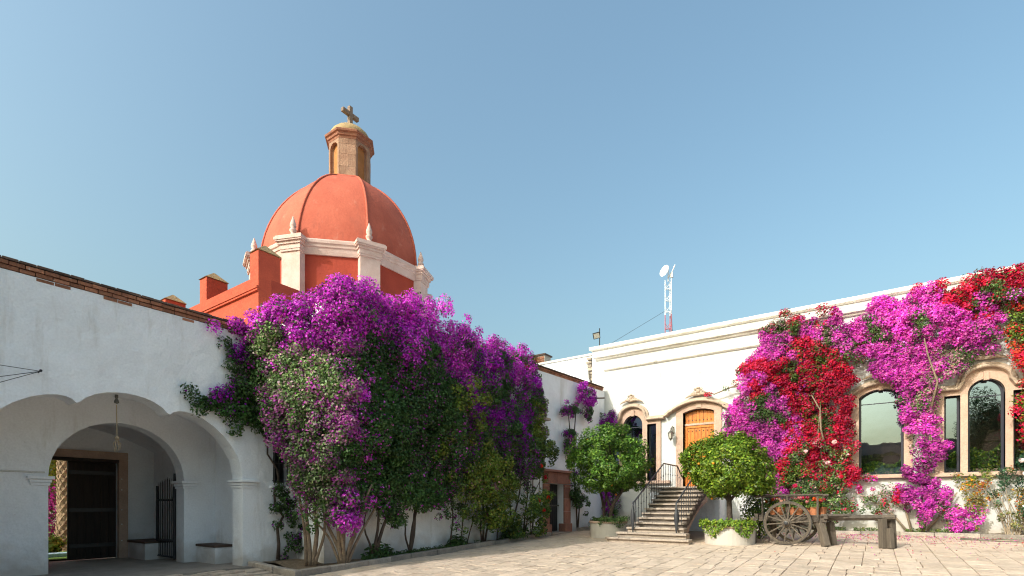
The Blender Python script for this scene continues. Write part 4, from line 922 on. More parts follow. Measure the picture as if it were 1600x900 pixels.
    vine(y, SL, [(7.6, 4.3), (8.2, 5.2), (8.9, 5.3), (9.3, 4.9), (9.6, 3.8), (10.6, 2.9), (11.4, 2.4), (11.2, 1.0), (10.2, 1.3), (9.4, 1.0), (8.8, 1.5), (8.0, 1.7), (7.4, 2.4), (7.4, 3.2)], 18, 80, (.14, .28), .35, .12, [], (YELG, DUST, .02), .085, .06, seed=151, hole=.7)
    vine(y, SL, [(8.6, 1.6), (12.9, 2.3), (12.9, .7), (11.9, .5), (8.9, .6)], 11, 55, (.12, .24), .3, -.1, [], (GREEN + YELG, DUST, .02), .085, .06, seed=152, hole=.45)
    stems(y, SL, [(8.6, 8.3, 2.5, .035, -.35, 0), (9.1, 9.0, 2.6, .03, -.35, 0), (9.3, 9.9, 2.2, .028, -.3, 0), (10.9, 10.6, 2.4, .03, -.3, 0)], MT['bark_dark'], r)
    # shaded vine on the gatehouse
    g = thing('climbing_vine', 'dark green vine hanging over the right shoulder of the porch arch, snaking bare stem', 'climber', (-12.3, 7.2, .1))
    SG = Sheet([(-12.41, 3.0), (-12.41, 9.0)])           # s = v - 3
    vine(g, SG, [(2.75, 5.85), (3.4, 6.0), (4.3, 6.05), (4.4, 4.6), (4.5, 3.4), (4.1, 3.0), (3.9, 3.3), (3.5, 3.45), (3.1, 3.5), (2.75, 3.6), (2.25, 3.55), (2.0, 3.95), (2.5, 4.15), (2.85, 4.4), (2.9, 5.0), (2.7, 5.4)], 22, 80, (.11, .22), .25, 0, [([(2.7, 4.3), (3.1, 4.3), (3.1, 5.2), (2.7, 5.2)], DEEP, PUR, .45), ([(2.3, 5.5), (4.6, 5.35), (4.6, 6.6), (2.3, 6.6)], GREEN, MAG, 1.1)], (DEEP, PUR, .03), .075, .055, seed=171, edge=.14)
    vine(g, SG, [(3.95, 2.0), (4.6, 1.95), (4.75, 1.5), (4.7, .2), (4.35, .2), (4.3, .9), (4.05, 1.0), (4.2, 1.6)], 20, 50, (.08, .17), .3, .02, [], (DEEP, PUR, .07), .075, .055, seed=172, hole=.8, edge=.12)
    P = [(4.28, .1), (4.3, .5), (4.26, .9), (4.42, 1.2), (4.2, 1.5), (4.18, 1.8), (4.3, 2.0), (4.25, 2.4), (4.0, 2.75), (4.0, 3.1), (4.12, 3.4)]
    Q, _ = SG([p[0] for p in P], [p[1] for p in P], [.06] * len(P)); wpar(MB().tube(Q.tolist(), [.05, .04, .035, .032, .03, .028, .026, .024, .022, .02, .018], 7).build('stem', MT['bark_dark'], g, smooth=True), g)
    # hibiscus and base plants
    h = thing('hibiscus', 'leggy hibiscus with a few red flowers beside the stone doorway', 'shrub', (-10.8, 17.2, .3))
    vine(h, SL, [(12.0, 3.4), (12.9, 4.2), (13.35, 3.6), (13.3, 1.2), (12.6, .7), (11.8, .9), (11.7, 2.2)], 13, 55, (.12, .24), .3, .1, [], (GREEN + YELG, RED, .0), .09, .06, seed=181, hole=.4)
    stems(h, SL, [(12.9, 12.7, 3.2, .03, -.2, .1), (12.9, 13.1, 3.0, .028, -.2, .15), (12.85, 12.3, 2.4, .025, -.2, .1)], MT['bark_dark'], r)
    for a, z in ((12.55, 2.9), (12.85, 2.5), (13.05, 1.75), (12.4, 1.65), (12.75, 1.3)):
        Q, N = SL([a], [z], [.42]); c0 = Q[0]; n = N[0]; rr = np.random.default_rng(int(a * 100)); k = 12
        d = rr.normal(size=(k, 3)); d /= np.linalg.norm(d, axis=1, keepdims=True)
        wpar(leaf_mesh('flower', PETAL, c0 + d * .05 + n * .03, d * .3 + n, np.full(k, .095), pick(RED[:2] + [(.7, .05, .02)], k, rr), h, .95, kind=None), h)
    for i, (a, d, s_, lab) in enumerate(((5.75, -.3, .3, 'low leafy weeds under the lit corner trunks'), (8.9, -.3, .26, 'dark bushy plant at the middle of the planting bed'), (11.9, -.25, .45, 'broad-leaved dark green plant in the bed beside the doorway'))):
        Q, N = SL([a], [0], [d]); x, yv = Q[0][:2]; z = zg(x, yv) + .08; f = thing('leafy_plant', lab, 'plant', (x, yv, z), group='low plants in the kerbed bed')
        rr = np.random.default_rng(190 + i); k = int(520 * s_ / .3); d = rr.normal(size=(k, 3)); d[:, 2] = abs(d[:, 2]); d /= np.linalg.norm(d, axis=1, keepdims=True); ra = rr.random(k) ** .5
        C = d * ra[:, None] * np.array([s_ * .8, s_ * 1.9, s_ * 1.5]); leaf_mesh('foliage', LEAF, C, d + rr.normal(size=(k, 3)) * .5 + [0, 0, .5], rr.uniform(.07, .15, k), pick(DEEP + GREEN, k, rr), f, .5)
        st = MB()
        for j in range(7): e = d[j] * np.array([s_ * .6, s_ * 1.4, s_ * 1.2]); st.tube([(0, 0, -.05), tuple(e * .5 + [0, 0, .05]), tuple(e)], [.012, .009, .004], 5)
        st.build('stem', MT['bark_dark'], f)
    gc = np.random.default_rng(7); k = 2600; a = gc.uniform(4.6, 13.2, k); n_ = Noise(3, 1, 8, 2.0)(a[:, None]); a = a[n_ > .2]; k = len(a)
    Q, _ = SL(a, np.zeros(k), gc.uniform(-.42, -.16, k)); Q[:, 2] = [zg(x, y) + .1 for x, y in Q[:, :2]]; Q[:, 2] += gc.uniform(0, .1, k)
    o = leaf_mesh('ground_cover', LEAF, Q, gc.normal(size=(k, 3)) * .6 + [0, 0, 1], gc.uniform(.04, .09, k), pick(GREEN + DEEP, k, gc), None, .5); tag(o, 'patchy green ground cover on the soil of the bed', 'ground cover', None, 'stuff')
left_vines()
# ------------------------------------------------------------------ plants near the doorway
def corner_vines():
    r = random.Random(4)
    SB = Sheet([(-11.25 + .04 * (16 - 8) + .05, 16), (-11.25 + .04 * 15 + .05, 23)])    # s = v - 16 (about)
    b = thing('bougainvillea', 'slender purple bougainvillea trained up the wall right of the stone doorway', 'bougainvillea', (-10.6, 20, .35), group='bougainvilleas climbing the walls')
    for i, p in enumerate(([(3.9, 6.75), (4.6, 7.0), (5.5, 6.7), (5.5, 6.1), (4.9, 5.75), (4.0, 6.1)], [(2.7, 5.6), (3.3, 5.75), (4.2, 5.9), (4.2, 5.35), (3.2, 5.2), (2.7, 5.3)], [(2.9, 4.8), (3.6, 4.75), (3.9, 4.4), (3.4, 4.3), (2.9, 4.5)], [(2.9, 4.0), (3.6, 4.3), (4.5, 3.9), (4.3, 3.4), (3.1, 3.6)], [(4.3, 5.8), (5.2, 5.8), (5.0, 5.3), (4.4, 5.4)])):
        vine(b, SB, p, 24, 60, (.09, .18), .25, .02, [], (DEEP, PUR + MAG, (.8, .75, .6, .7, .15)[i]), .075, .06, seed=200 + i, edge=.1)
    vine(b, SB, [(3.6, 2.9), (4.6, 2.9), (4.9, 2.2), (4.7, .9), (4.2, .8), (3.8, 1.6)], 18, 55, (.1, .2), .3, .05, [], (DEEP, PUR, .06), .085, .06, seed=210, edge=.12, hole=.5)
    for P in ([(4.1, .4), (4.05, 1.2), (3.9, 2.2), (3.8, 3.4), (3.85, 4.6), (4.0, 5.6), (4.4, 6.3)], [(3.85, 3.9), (3.5, 4.6), (3.35, 5.4)], [(4.15, .4), (4.3, 1.4), (4.25, 2.5)]):
        Q, _ = SB([p[0] for p in P], [p[1] for p in P], [.1] * len(P)); wpar(MB().tube(Q.tolist(), [.035 - .02 * i / len(P) for i in range(len(P))], 6).build('stem', MT['bark_dark'], b, smooth=True), b)
    SH = Sheet([(-12, 22.93), (15, 22.93)])              # hall wall, s = u + 12
    c = thing('bougainvillea', 'deep purple bougainvillea in the shaded corner beside the arched window', 'bougainvillea', (-10.3, 22.6, .5), group='bougainvilleas climbing the walls')
    vine(c, SH, [(1.2, 5.8), (2.0, 5.75), (2.15, 4.6), (1.3, 4.3)], 22, 70, (.1, .2), .3, .05, [], (DEEP, PUR, .72), .075, .065, seed=220, edge=.12)
    vine(c, SH, [(1.1, 2.5), (1.9, 2.6), (2.2, 1.2), (2.1, .6), (1.3, .6)], 20, 60, (.1, .2), .35, .1, [], (DEEP, PUR, .38), .075, .065, seed=221, edge=.14)
    for P in ([(1.7, .4), (1.6, 1.5), (1.65, 3), (1.6, 4.6)], [(1.75, .4), (1.9, 1.4), (1.8, 2.2)]):
        Q, _ = SH([p[0] for p in P], [p[1] for p in P], [.12] * len(P)); wpar(MB().tube(Q.tolist(), [.03, .025, .02, .012][:len(P)], 6).build('stem', MT['bark_dark'], c, smooth=True), c)
    f = thing('leafy_plant', 'small dark plant in the corner bed by the doorway', 'plant', (-10.25, 21.0, .45)); rr = np.random.default_rng(3); k = 300
    d = rr.normal(size=(k, 3)); d[:, 2] = abs(d[:, 2]); d /= np.linalg.norm(d, axis=1, keepdims=True)
    leaf_mesh('foliage', LEAF, d * rr.random((k, 1)) ** .5 * np.array([.25, .35, .5]), d + [0, 0, .4], rr.uniform(.08, .18, k), pick(DEEP, k, rr), f, .35); MB().tube([(0, 0, -.05), (.03, 0, .3)], [.02, .01], 6).build('stem', MT['bark_dark'], f)
corner_vines()
# ------------------------------------------------------------------ bougainvilleas on the hall front
SHV = Sheet([(-12, 22.9), (15, 22.9)])
def shift(p): return [(a + 12, z) for a, z in p]
def hall_vines():
    r = random.Random(9); SH = SHV
    def wood(b, lst, m='bark', d=.12):
        for P in lst:
            Q, _ = SH([p[0] + 12 for p in P], [p[1] for p in P], [p[2] if len(p) > 2 else d for p in P]); n = len(P)
            wpar(MB().tube(Q.tolist(), [.038 - .026 * i / n for i in range(n)], 7).build('stem', MT[m], b, smooth=True), b)
    G = 'bougainvilleas climbing the walls'
    a = thing('bougainvillea', 'bright purple bougainvillea mound right of the orange door', 'bougainvillea', (-3.6, 22.6, .5), group=G)
    vine(a, SH, shift([(-5.3, 4.1), (-4.95, 4.6), (-4.9, 5.2), (-4.4, 6.2), (-3.75, 7.6), (-3.4, 8.2), (-2.7, 8.2), (-2.5, 7.1), (-2.7, 5.7), (-2.5, 4.2), (-2.6, 2.7), (-3.2, 1.9), (-3.9, 2.7), (-4.7, 3.5)]), 22, 130, (.14, .28), .6, .05,
         [(shift([(-4.2, 6.9), (-3.3, 7.6), (-2.2, 6.2), (-2.3, 4), (-3.1, 5.4), (-3.6, 6)]), None, RED, .75), (shift([(-3.8, 7.4), (-2.2, 8.9), (-2.2, 7.4)]), None, PNK, .6)], (GREEN, PNK, .88), .07, .07, seed=301)
    vine(a, SH, shift([(-6.0, 6.2), (-5.7, 6.45), (-5.1, 6.3), (-4.3, 6.6), (-4.2, 6.2), (-5.1, 5.95), (-5.8, 6.0)]), 16, 26, (.07, .17), .2, .12, [], (GREEN, RED, .72), .06, .07, seed=302, edge=.1, hole=.2)
    wood(a, [[(-3.4, .5), (-3.5, 1.5), (-3.3, 2.6), (-3.6, 4)], [(-3.35, .5), (-3.0, 1.6), (-3.1, 3)], [(-4.0, 6.3, .3), (-4.8, 6.35, .25), (-5.5, 6.15, .2), (-5.9, 6.3, .2)]])
    b = thing('bougainvillea', 'crimson red bougainvillea thick on the wall left of the segment-arched window', 'bougainvillea', (-1.7, 22.6, .5), group=G)
    vine(b, SH, shift([(-3.5, 8.3), (-2.7, 8.75), (-1.5, 8.5), (-.75, 8.1), (-.35, 6.9), (-.45, 6.2), (-.75, 5.9), (-.7, 5.0), (-.62, 3.6), (-.9, 2.7), (-1.3, 2.1), (-2.6, 2.4), (-2.8, 3.7), (-2.6, 5.6), (-2.8, 7.0)]), 20, 120, (.14, .27), .55, .02,
         [(shift([(-2.6, 3.4), (-.6, 3.4), (-.6, 1.8), (-2.9, 1.8)]), GREEN + YELG, RED, .38), (shift([(-3.4, 7.7), (-.8, 7.6), (-.8, 8.9), (-3.4, 9)]), GREEN + DUST, RED, .45), (shift([(-1.9, 7.4), (-.5, 7.2), (-.6, 8.4), (-1.9, 8.6)]), None, PNK, .8), (shift([(-2.9, 6.6), (-2.1, 6.6), (-2.2, 4.0), (-2.9, 4.0)]), None, RED + PNK, .8), (shift([(-2.2, 6.8), (-1.3, 6.9), (-1.2, 4.2), (-2.0, 4.2)]), YELG + GREEN, RED, .5)], (GREEN + [(.12, .09, .04)], RED, .66), .07, .07, seed=311)
    vine(b, SH, shift([(-3.1, 8.5), (-2.7, 9.0), (-1.9, 8.9), (-1.5, 8.7), (-2.0, 8.5)]), 10, 18, (.08, .2), .35, .1, [], (GREEN + DUST, RED, .3), .055, .05, seed=312, edge=.15)
    wood(b, [[(-1.7, .5), (-1.75, 1.6), (-1.55, 2.8), (-1.7, 4.2, .5), (-1.6, 5.5, .5)], [(-1.65, .5), (-1.3, 1.8), (-1.2, 3)], [(-1.75, .5), (-2.2, 1.7), (-2.3, 3)], [(-1.45, 3.6, .62), (-1.6, 4.3, .66), (-1.62, 5.0, .68), (-1.9, 5.6, .66)]])
    c = thing('bougainvillea', 'great magenta bougainvillea spreading over the windows from a trunk between them', 'bougainvillea', (1.4, 22.6, .5), group=G)
    vine(c, SH, shift([(-2.4, 8.3), (-1.1, 8.35), (.25, 8.65), (.85, 8.75), (1.4, 8.75), (2.2, 8.75), (2.85, 8.85), (3.3, 8.3), (3.4, 7.4), (3.2, 6.7), (2.65, 6.35), (2.3, 5.85), (1.95, 5.3), (1.88, 4.7), (1.82, 3.8), (1.5, 3.85), (1.05, 4.4), (.85, 4.9), (.7, 5.55), (.3, 6.3), (-.4, 6.9), (-1.2, 7.4), (-1.85, 7.7)]), 21, 130, (.13, .27), .6, .12,
         [(shift([(1.5, 4.2), (2.1, 5.2), (2.4, 6.0), (2.8, 6.6), (1.6, 6.8), (1.2, 5.5)]), DUST + GREY, PNK + DUST, .55), (shift([(1.9, 8.8), (3.1, 9), (3.4, 7.2), (2.4, 7.6)]), GREEN, RED, .55), (shift([(-2.4, 8.4), (-1.2, 8.4), (-1.2, 7.4), (-2, 7.6)]), GREEN, RED + PNK, .6)], (GREEN, PNK, .94), .065, .072, seed=321)
    vine(c, SH, shift([(1.1, 3.9), (1.9, 3.9), (1.85, 3.3), (1.65, 2.6), (2.0, 1.6), (1.9, 1.2), (1.5, .75), (1.2, .75), (.85, 1.5), (.95, 2.4), (1.2, 3.0)]), 22, 80, (.09, .2), .45, .2, [], (GREEN + DUST, PNK, .82), .06, .07, seed=322, edge=.12, hole=.8)
    wood(c, [[(1.35, .5, .2), (1.32, 1.2, .2), (1.42, 2.2, .25), (1.4, 3.4, .28), (1.6, 4.8, .3), (1.8, 6.2, .4)], [(1.42, .5, .2), (1.5, 1.4, .2), (1.55, 2.6, .25), (1.55, 3.6, .3), (1.75, 5.0, .35)], [(1.38, .5, .2), (1.25, 1.3, .25), (1.5, 2.4, .3), (1.62, 3.8, .35), (1.3, 5.2, .4)], [(1.6, 4.8, .62), (1.75, 5.6, .66), (1.5, 6.5, .7), (1.4, 7.1, .7)]])
    d = thing('bougainvillea', 'orange-red bougainvillea at the right edge, thinly leaved over the last window', 'bougainvillea', (4.7, 22.6, .5), group=G)
    vine(d, SH, shift([(2.3, 8.7), (3.0, 9.0), (3.9, 9.05), (5.5, 9.05), (6.5, 8.7), (6.5, 7.8), (5.5, 4.2), (4.6, 3.1), (3.88, 3.0), (3.78, 4.4), (3.66, 5.7), (3.5, 7.3), (3.2, 8.0), (2.7, 8.5)]), 23, 105, (.12, .26), .55, .1,
         [(shift([(2.2, 8.9), (3.0, 9.4), (6.6, 9.4), (6.6, 8.2), (3.4, 8.0), (2.6, 8.3)]), GREEN, RED, 1.0), (shift([(3.4, 7.7), (6.6, 8.0), (6.6, 5.6), (3.6, 5.4)]), YELG + GREEN, [(.62, .05, .03), (.6, .1, .05), (.55, .02, .06)], .5), (shift([(3.6, 5.6), (5.6, 5.6), (5.6, 2.4), (3.6, 2.4)]), YELG, RED, .4)], (GREEN, RED, .75), .068, .066, seed=335, hole=1.3)
    wood(d, [[(4.7, .5), (4.6, 2), (4.5, 4), (4.4, 6)], [(4.0, 2.8, .5), (3.9, 4.0, .6), (4.0, 5.5, .65)]])
    e = thing('bougainvillea', 'straggling pink and red bougainvillea shoots along the wall below the window sill', 'bougainvillea', (.3, 22.6, .5), group=G)
    vine(e, SH, shift([(-.7, 2.3), (.9, 2.3), (2.3, 2.3), (2.35, 1.4), (1.9, 1.2), (1.2, 1.4), (.6, 1.1), (-.1, 1.1), (-.7, 1.4)]), 20, 55, (.09, .19), .35, .1,
         [(shift([(-.8, 1.8), (.4, 2.0), (.6, 1.2), (-.8, 1.1)]), GREEN, RED, .7), (shift([(1.0, 2.4), (2.4, 2.4), (2.4, 1.3), (1.2, 1.3)]), DUST + GREEN, PNK, .6)], (GREEN + DUST, PNK + RED, .55), .06, .07, seed=341, hole=.6)
    vine(e, SH, shift([(.3, 1.5), (1.1, 1.5), (1.1, .9), (.6, .8)]), 12, 40, (.08, .16), .3, .1, [], (GREEN + YELG, PNK, .5), .06, .06, seed=342, hole=.8)
    wood(e, [[(1.0, .5), (.6, 1.1), (0, 1.6), (-.5, 1.9)], [(1.1, .5), (.9, 1.4), (.4, 1.9)], [(1.5, .6), (2.0, 1.3), (2.3, 1.9)]], 'twig')
    f = thing('flowering_shrub', 'yellow and orange flowered shrub with grey twigs under the sill at the right edge', 'shrub', (3.7, 22.5, .5))
    vine(f, SH, shift([(2.35, 2.55), (3.0, 2.6), (3.9, 2.6), (5.2, 2.6), (5.2, .7), (3.85, .7), (3.55, 1.0), (3.1, 1.35), (2.7, 1.75)]), 15, 55, (.1, .2), .5, .1,
         [(shift([(2.3, 2.7), (3.3, 2.7), (3.3, 2.2), (2.4, 2.1)]), YELG, [(.55, .28, .02), (.6, .2, .02)], .4), (shift([(3.4, 2.6), (4.4, 2.7), (4.4, 1.5), (3.6, 1.7)]), [(.04, .095, .05), (.06, .12, .06)], [(.7, .6, .58)], .03)], ([(.26, .24, .07), (.32, .26, .12), (.2, .2, .06), (.12, .17, .05)], [(.6, .33, .04), (.5, .12, .04)], .2), .07, .06, seed=351, hole=.95)
    tw = MB()
    for i in range(16):
        x = 3.6 + r.uniform(-.15, .35); e2 = (x + r.uniform(-.9, .8), 22.6 + r.uniform(-.2, .2), r.uniform(1.3, 2.4)); tw.tube([(x - 3.7, r.uniform(-.1, .1), 0), ((x + e2[0]) / 2 - 3.7, .05, e2[2] * .4), (e2[0] - 3.7, e2[1] - 22.5, e2[2] - .5)], [.018, .012, .005], 5)
    tw.build('stem', MT['twig'], f)
    g = thing('flowering_shrub', 'small yellow-green and violet flowered shrub against the white wall base', 'shrub', (2.4, 22.5, .5))
    vine(g, SH, shift([(2.2, 1.5), (2.75, 1.75), (3.0, 1.4), (2.75, .8), (2.2, .65), (1.95, .75)]), 26, 50, (.09, .17), .4, .1, [(shift([(1.9, 1.3), (2.6, 1.3), (2.6, .6), (1.9, .6)]), GREEN, PNK, .5)], (YELG + [(.35, .3, .04)], [(.5, .3, .04)] + PNK, .25), .07, .06, seed=361, edge=.1)
    h = thing('rose_bush', 'green rose bush with pale pink and crimson blooms behind the wooden cart', 'rose bush', (-1.8, 22.2, .5))
    SR = Sheet([(-12, 22.55), (15, 22.55)])
    vine(h, SR, shift([(-2.8, 3.4), (-1.9, 3.8), (-1.2, 4.0), (-.85, 3.5), (-.75, 2.2), (-.85, 1.3), (-1.5, .9), (-2.4, .95), (-3.1, 1.2), (-3.2, 2.4)]), 13, 70, (.14, .26), .55, -.1, [(shift([(-3.2, 1.9), (-.8, 1.9), (-.8, .9), (-3.2, .9)]), GREEN, RED + [(.65, .25, .28)], .12)], (GREEN + GREY, RED + [(.7, .4, .42)], .07), .085, .075, seed=371, hole=.75)
    wood(h, [[(-1.8, .5), (-1.6, 1.5), (-1.4, 2.6)], [(-1.85, .5), (-2.3, 1.6), (-2.2, 2.8)], [(-1.75, .5), (-1.2, 1.4), (-1.1, 2.4)]], 'bark_dark', .3)
    for x, z, cl in ((-2.05, 3.45, 0), (-1.35, 3.0, 0), (-1.15, 3.75, 0), (-.95, 2.5, 1), (-2.4, 2.2, 1), (-1.6, 1.6, 1)):
        rr = np.random.default_rng(int(100 + x * 10)); k = 14; dd = rr.normal(size=(k, 3)); dd /= np.linalg.norm(dd, axis=1, keepdims=True)
        leaf_mesh('rose', PETAL, np.array([x + 1.8, -.05 - .3, z - .5]) + dd * .05, dd + [0, -.5, .2], np.full(k, .11), pick([[(.72, .42, .42), (.75, .5, .5)], RED][cl], k, rr, .1), h, .95, kind=None)
    i = thing('rose_bush', 'dark-leaved white rose bush under the last window at the right edge', 'rose bush', (4.0, 22.3, .5))
    vine(i, SR, shift([(3.5, 2.5), (3.7, 3.1), (4.4, 3.3), (5.2, 3.0), (5.2, 1.2), (4.2, 1.0), (3.6, 1.5)]), 13, 60, (.12, .24), .5, 0, [], ([(.03, .085, .045), (.045, .11, .06)], [(.8, .72, .7)], .02), .085, .08, seed=381, hole=.7)
    wood(i, [[(4.1, .5), (4.0, 1.5), (4.1, 2.6)], [(4.1, .5), (4.6, 1.6)]], 'bark_dark', .3)
    for x, z in ((3.72, 2.86), (3.82, 2.45), (3.9, 1.85)):
        rr = np.random.default_rng(int(x * 100)); k = 14; dd = rr.normal(size=(k, 3)); dd /= np.linalg.norm(dd, axis=1, keepdims=True)
        leaf_mesh('rose', PETAL, np.array([x - 4.0, -.35, z - .5]) + dd * .05, dd + [0, -.5, .2], np.full(k, .11), pick([(.8, .7, .7), (.78, .62, .62)], k, rr, .05), i, .95, kind=None)
    # weeds and grass along the wall foot
    gc = np.random.default_rng(17); k = 2600; x = gc.uniform(-3.2, 6, k); n_ = Noise(8, 1, 8, 2.5)(x[:, None]); x = x[n_ > .3]; k = len(x)
    P = np.column_stack([x, gc.uniform(22.3, 22.95, k), np.full(k, zg(0, 22.7) + .09)]); P[:, 2] += gc.uniform(0, .12, k)
    o = leaf_mesh('weeds', LEAF, P, gc.normal(size=(k, 3)) + [0, 0, .4], gc.uniform(.05, .12, k), pick(GREEN + YELG, k, gc), None, .3); tag(o, 'low weeds and grass growing along the foot of the hall wall', 'weeds', None, 'stuff')
    k = 1700; x = np.concatenate([gc.normal(2.4, 1.9, k // 2), gc.normal(-.3, 1.5, k - k // 2)]); y = 22.1 - np.abs(gc.normal(0, 1.25, k)) ** 1.3 - .03; 
    P = np.column_stack([x, y, [zg(a, b) + .018 for a, b in zip(x, y)]])
    o = leaf_mesh('fallen_petals', PETAL, P, gc.normal(size=(k, 3)) * .35 + [0, 0, 1], gc.uniform(.025, .055, k), pick(RED + PNK + [(.35, .15, .1), (.3, .2, .1)], k, gc, .3), None, .8); tag(o, 'fallen bougainvillea petals scattered on the paving under the windows', 'petals', None, 'stuff')
hall_vines()
# ------------------------------------------------------------------ orange trees in round planters
def orange_tree(x, y, z, crown, trunks, label, seed, pal):
    t = thing('orange_tree', label, 'tree', (x, y, z), group='clipped orange trees in round planters'); r = np.random.default_rng(seed)
    (cx, cy, cz), (ax, ay, az) = crown
    k = 380; d = r.normal(size=(k, 3)); d /= np.linalg.norm(d, axis=1, keepdims=True); nz = Noise(seed, 3, 12, 1.8)(d)
    ra = (.5 + .5 * r.random(k) ** .6) * (1 + .17 * nz); C = np.array([cx, cy, cz]) + d * ra[:, None] * np.array([ax, ay, az])
    flat = C[:, 2] < cz - az * .62; C[flat, 2] = cz - az * .62 + r.normal(size=flat.sum()) * .08
    N = d / np.array([ax, ay, az]); N /= np.linalg.norm(N, axis=1, keepdims=True); R_ = r.uniform(.10, .30, k)
    far = r.random(k) < .09; C[far] += d[far] * r.uniform(.08, .3, (int(far.sum()), 1)); R_[far] *= .55
    per = (78 * (R_ / .23) ** 2).astype(int) + 8; idx = np.repeat(np.arange(k), per); n = len(idx)
    dv = r.normal(size=(n, 3)); dv /= np.linalg.norm(dv, axis=1, keepdims=True); dv += N[idx] * .5; dv /= np.linalg.norm(dv, axis=1, keepdims=True)
    P = C[idx] + dv * (R_[idx] * (.3 + .7 * r.random(n) ** .5))[:, None]
    tint = pick(pal, n, r, .22) * (1 + r.normal(size=k) * .2)[idx][:, None]
    leaf_mesh('crown', LEAF, P, dv * .8 + N[idx] * .3 + r.normal(size=(n, 3)) * .45 + [0, 0, .45], r.uniform(.06, .125, n), tint, t, .5, seed=seed)
    for pts, rad in trunks: MB().tube(pts, [rad * (1.1 - .55 * i / len(pts)) for i in range(len(pts))], 8).build('trunk', MT['bark_dark'], t, smooth=True)
    br = MB()
    for i in range(16):
        e = C[r.integers(0, k)]; s = trunks[i % len(trunks)][0][-1]; mid = [(s[j] + e[j]) / 2 + r.normal() * .08 for j in range(3)]; br.tube([s, mid, tuple(e)], [.03, .02, .008], 5)
    br.build('limb', MT['bark_dark'], t, smooth=True)
    me = MB().ball((0, 0, 0), .04, 8).mesh('orange', MT['orange_fruit'], True)
    for i in range(13):
        j = r.integers(0, k); q = C[j] + N[j] * (R_[j] * .95); link('orange', me, t, tuple(q))
def planter(x, y, rad, h, label, plants, seed, over):
    z = zg(x, y) - .02; p = thing('round_planter', label, 'planter', (x, y, z), group='white round planters beside the stairs')
    MB().lathe([(rad - .02, -.05), (rad - .01, .05), (rad, h - .1), (rad, h - .08)], n=40).build('wall', MT['plaster'], p)
    MB().lathe([(rad + .03, h - .075), (rad + .045, h - .02), (rad + .03, h), (rad - .12, h), (rad - .13, h - .07)], n=40, close=False).build('rim', MT['cantera'], p)
    MB().lathe([(.01, h - .09), (rad - .1, h - .09)], n=30).build('soil', MT['soil'], p)
    r = np.random.default_rng(seed); k = plants; a = r.uniform(0, 6.283, k); rr = (rad - .05) * r.random(k) ** .5
    P = np.column_stack([rr * np.cos(a), rr * np.sin(a), h - .05 + r.uniform(0, .16, k)])
    N = r.normal(size=(k, 3)) + [0, 0, .6]
    if over:                                            # trailing over the rim
        lo, hi, m, drop = over; k2 = m; a = r.uniform(lo, hi, k2); dr = r.random(k2) ** 1.6 * drop * (.6 + .4 * np.sin(a * 5 + seed)); rr = rad + .04 + r.uniform(-.08, .12, k2)
        P = np.vstack([P, np.column_stack([rr * np.cos(a), rr * np.sin(a), h + .12 - dr + r.normal(size=k2) * .04])]); N = np.vstack([N, np.column_stack([np.cos(a), np.sin(a), np.full(k2, .6)]) + r.normal(size=(k2, 3)) * .5])
    f = thing('trailing_plant', ['low green ground plants filling the left round planter', 'bright green trailing plant spilling over the right round planter'][1 if seed == 62 else 0], 'plant', (x, y, z))
    leaf_mesh('foliage', LEAF, P, N, r.uniform(.05, .1, len(P)), pick(CITR if seed == 62 else GREEN, len(P), r), f, .6)
    st = MB()
    for i in range(10): a = i * .63; st.tube([(0, 0, h - .1), (rad * .6 * math.cos(a), rad * .6 * math.sin(a), h), (rad * math.cos(a), rad * math.sin(a), h + .02)], .008, 4)
    st.build('stem', MT['bark_dark'], f)
    return z + h - .08
zt = planter(-8.15, 17.9, .67, .62, 'white round planter with a stone rim left of the stairs', 900, 61, (-1.6, .1, 420, .35))
orange_tree(-8.15, 17.9, zt, ((.18, .05, 2.22), (1.6, 1.55, 1.28)), [([(.12, 0, -.1), (.1, .02, .4), (.22, .0, .75), (.5, .05, 1.15), (.62, .1, 1.6)], .075), ([(.1, 0, -.1), (.12, 0, .5), (-.05, -.02, .9), (-.12, 0, 1.5)], .055), ([(-.2, .1, -.1), (-.22, .1, .55), (-.3, .1, .95), (-.5, .1, 1.5)], .06), ([(-.22, .1, .5), (-.1, .0, .9), (-.02, .0, 1.3)], .035)],
            'round orange tree with several slim trunks in the planter left of the stairs', 71, [(.08, .175, .022), (.11, .23, .028), (.055, .13, .02), (.16, .26, .035)])
zt = planter(-3.75, 17.4, .75, .60, 'white round planter overflowing with trailing plants between stairs and cart', 1100, 62, (-2.9, -.3, 1500, .5))
orange_tree(-3.75, 17.4, zt, ((-.15, .1, 1.95), (1.42, 1.35, 1.12)), [([(.02, 0, -.1), (0, 0, .5), (-.02, .02, 1.0), (-.05, .05, 1.4)], .085), ([(.0, 0, .85), (.3, 0, 1.2), (.5, .1, 1.6)], .045), ([(.0, 0, .8), (-.3, .1, 1.2), (-.5, .1, 1.5)], .045)],
            'bright yellow-green orange tree on a single trunk right of the stairs', 72, CITR + [(.13, .21, .02)])
zt2 = thing('shrub', 'bright green leafy shrub behind the right planter', 'shrub', (-3.2, 19.2, .35)); _r = np.random.default_rng(5); _k = 2600
_d = _r.normal(size=(_k, 3)); _d /= np.linalg.norm(_d, axis=1, keepdims=True); leaf_mesh('foliage', LEAF, _d * (_r.random((_k, 1)) ** .4) * np.array([.6, .6, .95]) + [0, 0, .85], _d + [0, 0, .3] + _r.normal(size=(_k, 3)) * .4, _r.uniform(.06, .12, _k), pick(CITR + GREEN, _k, _r), zt2, .55)
MB().tube([(0, 0, -.1), (.03, 0, .5), (-.05, 0, 1.0)], [.04, .03, .015], 6).build('stem', MT['bark_dark'], zt2)
